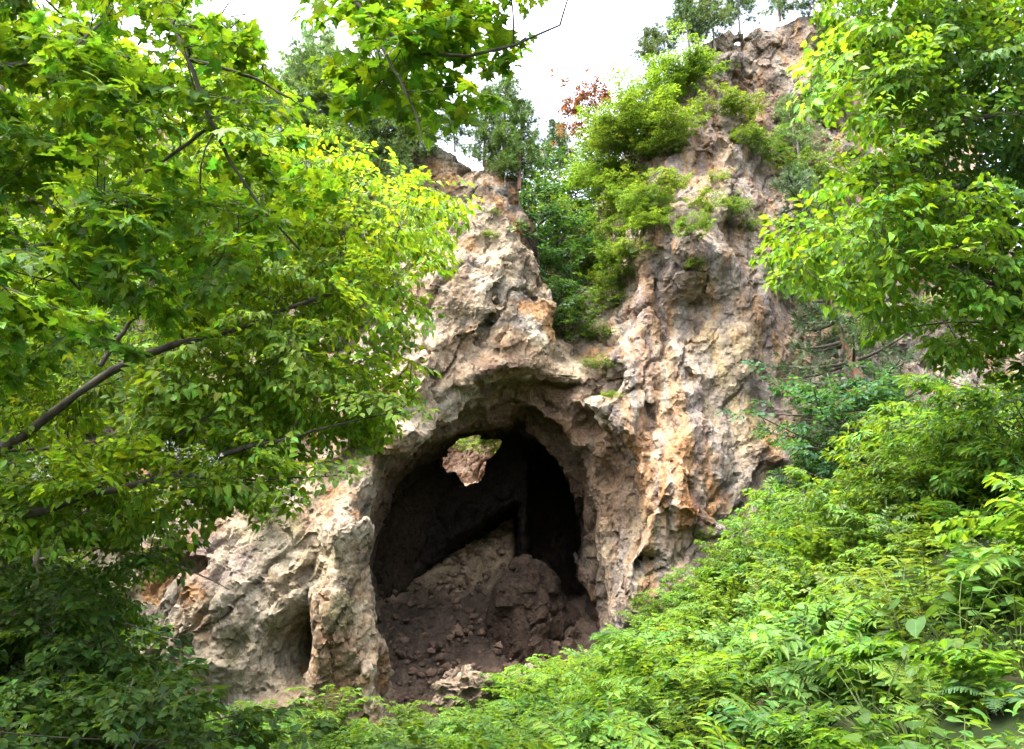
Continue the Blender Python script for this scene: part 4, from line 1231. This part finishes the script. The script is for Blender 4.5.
def plant_broad(name, h, nl, leaf, color, cat='plant'):
    root = empty(name); root['category'] = cat
    mb = MB()
    for i in range(nl):
        az = i * 2.4 + rng.normal() * .3; R = h * rng.uniform(.15, .75); hh = h * rng.uniform(.45, 1.0)
        e = np.array([cos(az) * R, sin(az) * R, hh])
        pts = smooth_path([[0, 0, -.1], [cos(az) * R * .35, sin(az) * R * .35, hh * .7], e], 6)
        mb.tube(pts, np.linspace(.006, .003, 6), 4, tint=(.08, .12, .03), cap=False)
        d = np.array([[cos(az), sin(az), -.25 + rng.normal() * .15]])
        mb.leaves(e[None], d, np.array([[0, 0, 1.]]) + rng.normal(size=(1, 3)) * .25, leaf * rng.uniform(.6, 1.15), HEART, tints(1, color, .15, .1))
    mb.build('foliage', LEAF, root)
    return root


def in_view(x, y, z, margin=60):
    d = y * CP + z * SP; v = (-y * SP + z * CP) / d; u = x / d
    px, py = CXP + F * u, CYP - F * v
    return -margin < px < 1024 + margin and -margin < py < 749 + margin and d > .5


def pix(x, y, z):
    d = y * CP + z * SP
    return CXP + F * x / d, CYP - F * (-y * SP + z * CP) / d


def bank_plants():
    light, lime, mid, pale = (.060, .135, .019), (.074, .148, .017), (.042, .104, .019), (.10, .165, .05)
    leafy = [plant_leafy('leafy_plant', .8, 12, .19, light), plant_leafy('leafy_plant', .7, 12, .165, lime), plant_leafy('leafy_plant', .95, 11, .21, mid)]
    odd = [plant_leafy('leafy_plant', 1.15, 6, .15, (.075, .135, .03), POINTED, .35), plant_leafy('leafy_plant', .6, 14, .10, (.10, .15, .025), OVATE, .8)]
    leafy += odd
    bush = [plant_leafy('bush', .9, 18, .125, lime, POINTED, .65, cat='bush'), plant_leafy('bush', .75, 18, .11, light, OVATE, .7, cat='bush'), plant_leafy('bush', 1.05, 18, .13, (.075, .155, .022), OVATE, .6, cat='bush')]
    fern = [plant_fern('fern', .8, 9, light), plant_fern('fern', .7, 8, (.10, .18, .025))]
    broad = [plant_broad('broad_leaf_plant', .55, 22, .105, (.038, .095, .016)), plant_broad('broad_leaf_plant', .6, 24, .12, (.045, .10, .018))]
    sets = {'leafy': (leafy, 'pointed leaved green plant in the thick growth of the right bank', 'leafy plants on the bank'),
            'bush': (bush, 'small leaved bright bush in the dense bank below the cave', 'small leaved bushes on the slope'),
            'fern': (fern, 'feathery light green fern among the bank plants', 'ferns on the bank'),
            'broad': (broad, 'low plant with broad heart shaped leaves growing between the taller plants of the bank', 'broad leaved plants on the bank')}
    used = set(); cnt = dict.fromkeys(sets, 0)
    pts = []
    # positions by dart throwing over the bank
    tries = 0
    while tries < 9000 and len(pts) < 620:
        tries += 1
        y = 2.6 + 21.5 * rng.random() ** .8; x = rng.uniform(-.62 * y - 1, .72 * y + 1.5)
        z = float(ground_z(x, y))
        if not in_view(x, y, z + .5, 90): continue
        if x < -.46 * y + .4 and y > 6 and y < 20: continue
        px, py = pix(x, y, z + .6)
        if y > 23.6 and 380 < px < 600: continue
        gapn = fbm(np.array([[x * .55, y * .45, 3.3]]), 2, 401)[0]
        if y < 13 and gapn > .42: continue
        rad = .29 + .016 * y
        if any((x - a) ** 2 + (y - b) ** 2 < rad * rad for a, b, *_ in pts): continue
        pts.append((x, y, z))
    for x, y, z in pts:
        px, py = pix(x, y, z + .5)
        u = rng.random()
        if y < 7.5 and px > 720 and py > 560: k = 'broad' if u < .55 else ('fern' if u < .75 else 'leafy')
        elif px > 640: k = 'leafy' if u < .62 else ('fern' if u < .70 else ('broad' if u < .78 else 'bush'))
        else: k = 'bush' if u < .7 else ('leafy' if u < .9 else 'fern')
        ps, lab, grp = sets[k]
        if cnt[k] >= 290: continue
        cnt[k] += 1
        s = rng.uniform(.65, 1.35)
        if y < 5: s *= .8
        put(ps[rng.integers(len(ps))], used, (x, y, z - .03), rng.uniform(0, 6.28), s, lab, grp, tilt=(.08 + rng.normal() * .15, (-.25 if x > 0 else 0) + rng.normal() * .15))
    print('bank plants', cnt)
    # loose ground cover between the plants
    mb = MB()
    n = 30000
    y = 1.8 + 22 * rng.random(n) ** 1.15; x = rng.uniform(-.70, .80, n) * y + rng.normal(size=n)
    n2 = 34000                                           # and on over the slopes to both sides
    y = np.concatenate([y, rng.uniform(-3, 21, n2)]); sgn = rng.choice([-1, 1], n2, p=[.4, .6])
    x = np.concatenate([x, sgn * (1.2 + .68 * np.maximum(y[n:], 0) + 7 * rng.random(n2) ** 1.5)])
    z = ground_z(x, y)
    ok = ~((y > 23.4) & (x > -4) & (x < 2.4))
    x, y, z = x[ok], y[ok], z[ok]; n = len(x)
    P = np.stack([x, y, z + rng.uniform(.02, .42, n) * np.where(y < 1.5, .5, 1)], 1)
    D = rand_unit(n, .35); U = np.array([[0, 0, 1.]]) + rng.normal(size=(n, 3)) * .35
    mb.leaves(P, D, U, rng.uniform(.06, .15, n), POINTED, tints(n, (.062, .13, .018), .3, .15))
    tag(mb.build('undergrowth', LEAF), 'low green ground cover between the plants of the slope', 'undergrowth', kind='stuff')
    # ---- plants that stand out
    sf = plant_fern('fern', .75, 7, (.045, .10, .032))
    q = at(985, 610, 6.2); q[2] = float(ground_z(q[0], q[1])) + .12; put(sf, used, q, .4, .62, 'pale green fern with broad fronds near the right edge', None, tilt=(radians(10), radians(-12)))
    for px, py, Y, s, lab in [(405, 712, 21, 1.0, 'small bush at the left foot of the cave opening'), (505, 684, 22.4, .9, 'sprig standing before the boulder in the cave mouth'), (330, 722, 17.5, 1.5, 'bright bush at the bottom below the pink rock pillar'), (268, 722, 17.5, 1.4, 'bright bush at the bottom left of centre'),
                              (222, 728, 17, 1.2, 'bush at the foot of the pale rock'), (560, 690, 22, 1.0, 'bush right of the pale boulders')]:
        q = at(px, py, Y); q[2] = max(q[2] - .5, float(ground_z(q[0], q[1])) - .05)
        put(bush[rng.integers(3)], used, q, rng.uniform(0, 6), s, lab, None)
    # tall bright shrubs along the top of the bank
    tb = broad_proto('bank_shrub', 1.6, 1.25, 140, .15, (.070, .145, .019), tmpl=POINTED, cat='shrub', stems=4, low=.15, lay=.3, trunk_r=.01)
    for k, (px, Y, s, lab) in enumerate([(1010, 13.5, 1.15, 'tall shrub at the right end of the bank top'), (960, 14.5, 1.1, 'shrub on the bank top second from the right edge'), (905, 15.5, 1.1, 'shrub on the bank top below the drooping branch'), (860, 17, 1.0, 'shrub on the bank top under the dark trees'), (815, 19, .95, 'shrub on the bank right of the cliff foot'),
                                         (770, 21, .9, 'shrub at the corner of the right wall'), (725, 22.3, .8, 'shrub below the orange rock'), (690, 22.8, .65, 'shrub at the foot of the right wall'), (655, 22.8, .6, 'pale flowered shrub nearest the cave jamb'), (1060, 12, 1.2, 'shrub at the edge of the frame on the bank')]):
        x = (px - 512) / F * Y * 1.0; z = float(ground_z(x, Y))
        put(tb, used, (x, Y, z - .1), rng.uniform(0, 6), s, lab, 'shrubs along the top of the bank')
    # ---- shaded shrubs and vines of the left knoll
    sh = broad_proto('shade_shrub', 1.3, 1.0, 110, .10, (.048, .105, .018), cat='shrub', stems=3, low=.15, lay=.3, trunk_r=.012, tmpl=OVATE)
    sh2 = broad_proto('shade_shrub', 1.0, .9, 100, .09, (.060, .125, .018), cat='shrub', stems=3, low=.15, lay=.3, trunk_r=.012, tmpl=OVATE)
    n = 0
    for x in np.arange(-12.5, -3.0, .95):
        for y in np.arange(5.0, 20, 1.15):
            xx, yy = x + rng.normal() * .3, y + rng.normal() * .35
            z = float(ground_z(xx, yy))
            if not in_view(xx, yy, z + .5, 40) or pix(xx, yy, z + .6)[0] > 125: continue
            if rng.random() < .2: continue
            n += 1
            put(sh if rng.random() < .65 else sh2, used, (xx, yy, z - .1), rng.uniform(0, 6), rng.uniform(.75, 1.4), 'shaded dark green shrub on the slope at the lower left', 'shaded shrubs at the lower left')
    print('shade shrubs', n)


def boulders():
    for k, (px, py, Y, s, c, lab) in enumerate([
            (462, 702, 22.9, (.85, .6, .55), (.17, .14, .105), 'largest pale boulder in the mouth of the cave'), (497, 700, 23.2, (.55, .45, .4), (.165, .135, .10), 'middle pale boulder right of the largest one'), (530, 690, 23.4, (.42, .4, .36), (.16, .135, .11), 'right pale boulder before the dark mound'), (455, 688, 23.7, (.3, .3, .3), (.15, .12, .095), 'small stone behind the largest boulder')]):
        V, Fc, C = stone_mesh(500 + 7 * k, s, c, 5)
        m = MB(); m.add(V, [Fc], C, smooth=False)
        o = m.build('boulder', ROCK); o.location = at(px, py, Y) + [0, 0, .25]; o.scale = (.9,) * 3; o.rotation_euler = (0, 0, k * 1.1)
        tag(o, lab, 'boulder', 'boulders in the cave mouth')
    for k, (x, y, s) in enumerate([(-8.6, 15.0, .6), (-8.2, 16.8, .6), (-7.4, 11.6, .4), (-9.6, 16.0, .7)]):
        V, Fc, C = stone_mesh(600 + 5 * k, (s * 1.3, s, s * .8), (.13, .115, .085), 5)
        m = MB(); m.add(V, [Fc], C, smooth=False)
        o = m.build('mossy_rock', ROCK); o.location = (x, y, float(ground_z(x, y)) + .1)
        tag(o, 'shaded grey rock among the shrubs at the lower left', 'rock', 'rocks on the left slope')


# ------------------------------------------------------------------ light, sky, camera
def light_camera():
    w = bpy.data.worlds.new('World'); SC.world = w; w.use_nodes = True
    nt = w.node_tree; bg = nt.nodes['Background']
    sky = nt.nodes.new('ShaderNodeTexSky'); sky.sky_type = 'NISHITA'; sky.sun_disc = False
    EL, AZ = radians(66), radians(-122)          # high, over the left shoulder
    sky.sun_elevation = EL; sky.sun_rotation = AZ
    sky.air_density = 1.0; sky.dust_density = 6.0; sky.ozone_density = .6
    hz = nt.nodes.new('ShaderNodeHueSaturation'); hz.inputs['Saturation'].default_value = .5   # thin bright cloud
    nt.links.new(sky.outputs[0], hz.inputs['Color']); nt.links.new(hz.outputs[0], bg.inputs['Color']); bg.inputs['Strength'].default_value = .15
    ld = bpy.data.lights.new('sun', 'SUN'); ld.energy = .95; ld.angle = radians(45); ld.color = (1, .96, .88)
    lo = bpy.data.objects.new('sun', ld); COL.objects.link(lo)
    # light travels from azimuth AZ (measured from +Y towards +X)
    dirv = np.array([sin(AZ) * cos(EL), cos(AZ) * cos(EL), sin(EL)])
    from mathutils import Vector
    lo.rotation_euler = Vector(dirv).to_track_quat('Z', 'Y').to_euler()
    lo.location = (0, 0, 60)
    cd = bpy.data.cameras.new('camera'); co = bpy.data.objects.new('camera', cd); COL.objects.link(co)
    cd.sensor_width = 36; cd.lens = 36 * F / 1024; cd.clip_end = 2000; cd.clip_start = .05
    co.location = (0, 0, 0); co.rotation_euler = (pi / 2 + PITCH, 0, 0)
    SC.camera = co
    vs = SC.view_settings
    vs.view_transform = 'Standard'; vs.look = 'None'; vs.gamma = 1; vs.use_curve_mapping = False
    vs.exposure = 3.3
    c = SC.cycles
    c.use_denoising = True
    c.max_bounces = 10; c.diffuse_bounces = 6; c.glossy_bounces = 2; c.transmission_bounces = 4; c.transparent_max_bounces = 4
    c.use_adaptive_sampling = True; c.adaptive_threshold = .02


import time
_t = time.time()
def lap(s):
    global _t
    print('LAP', s, round(time.time() - _t, 1)); _t = time.time()


build_ground(); lap('ground')
CLIFF_V, CLIFF_N = build_cliff(); lap('cliff')
build_scree(); boulders(); lap('scree')
far_trees(); lap('far trees')
close_trees(); lap('close trees')
bank_plants(); lap('bank')
light_camera()
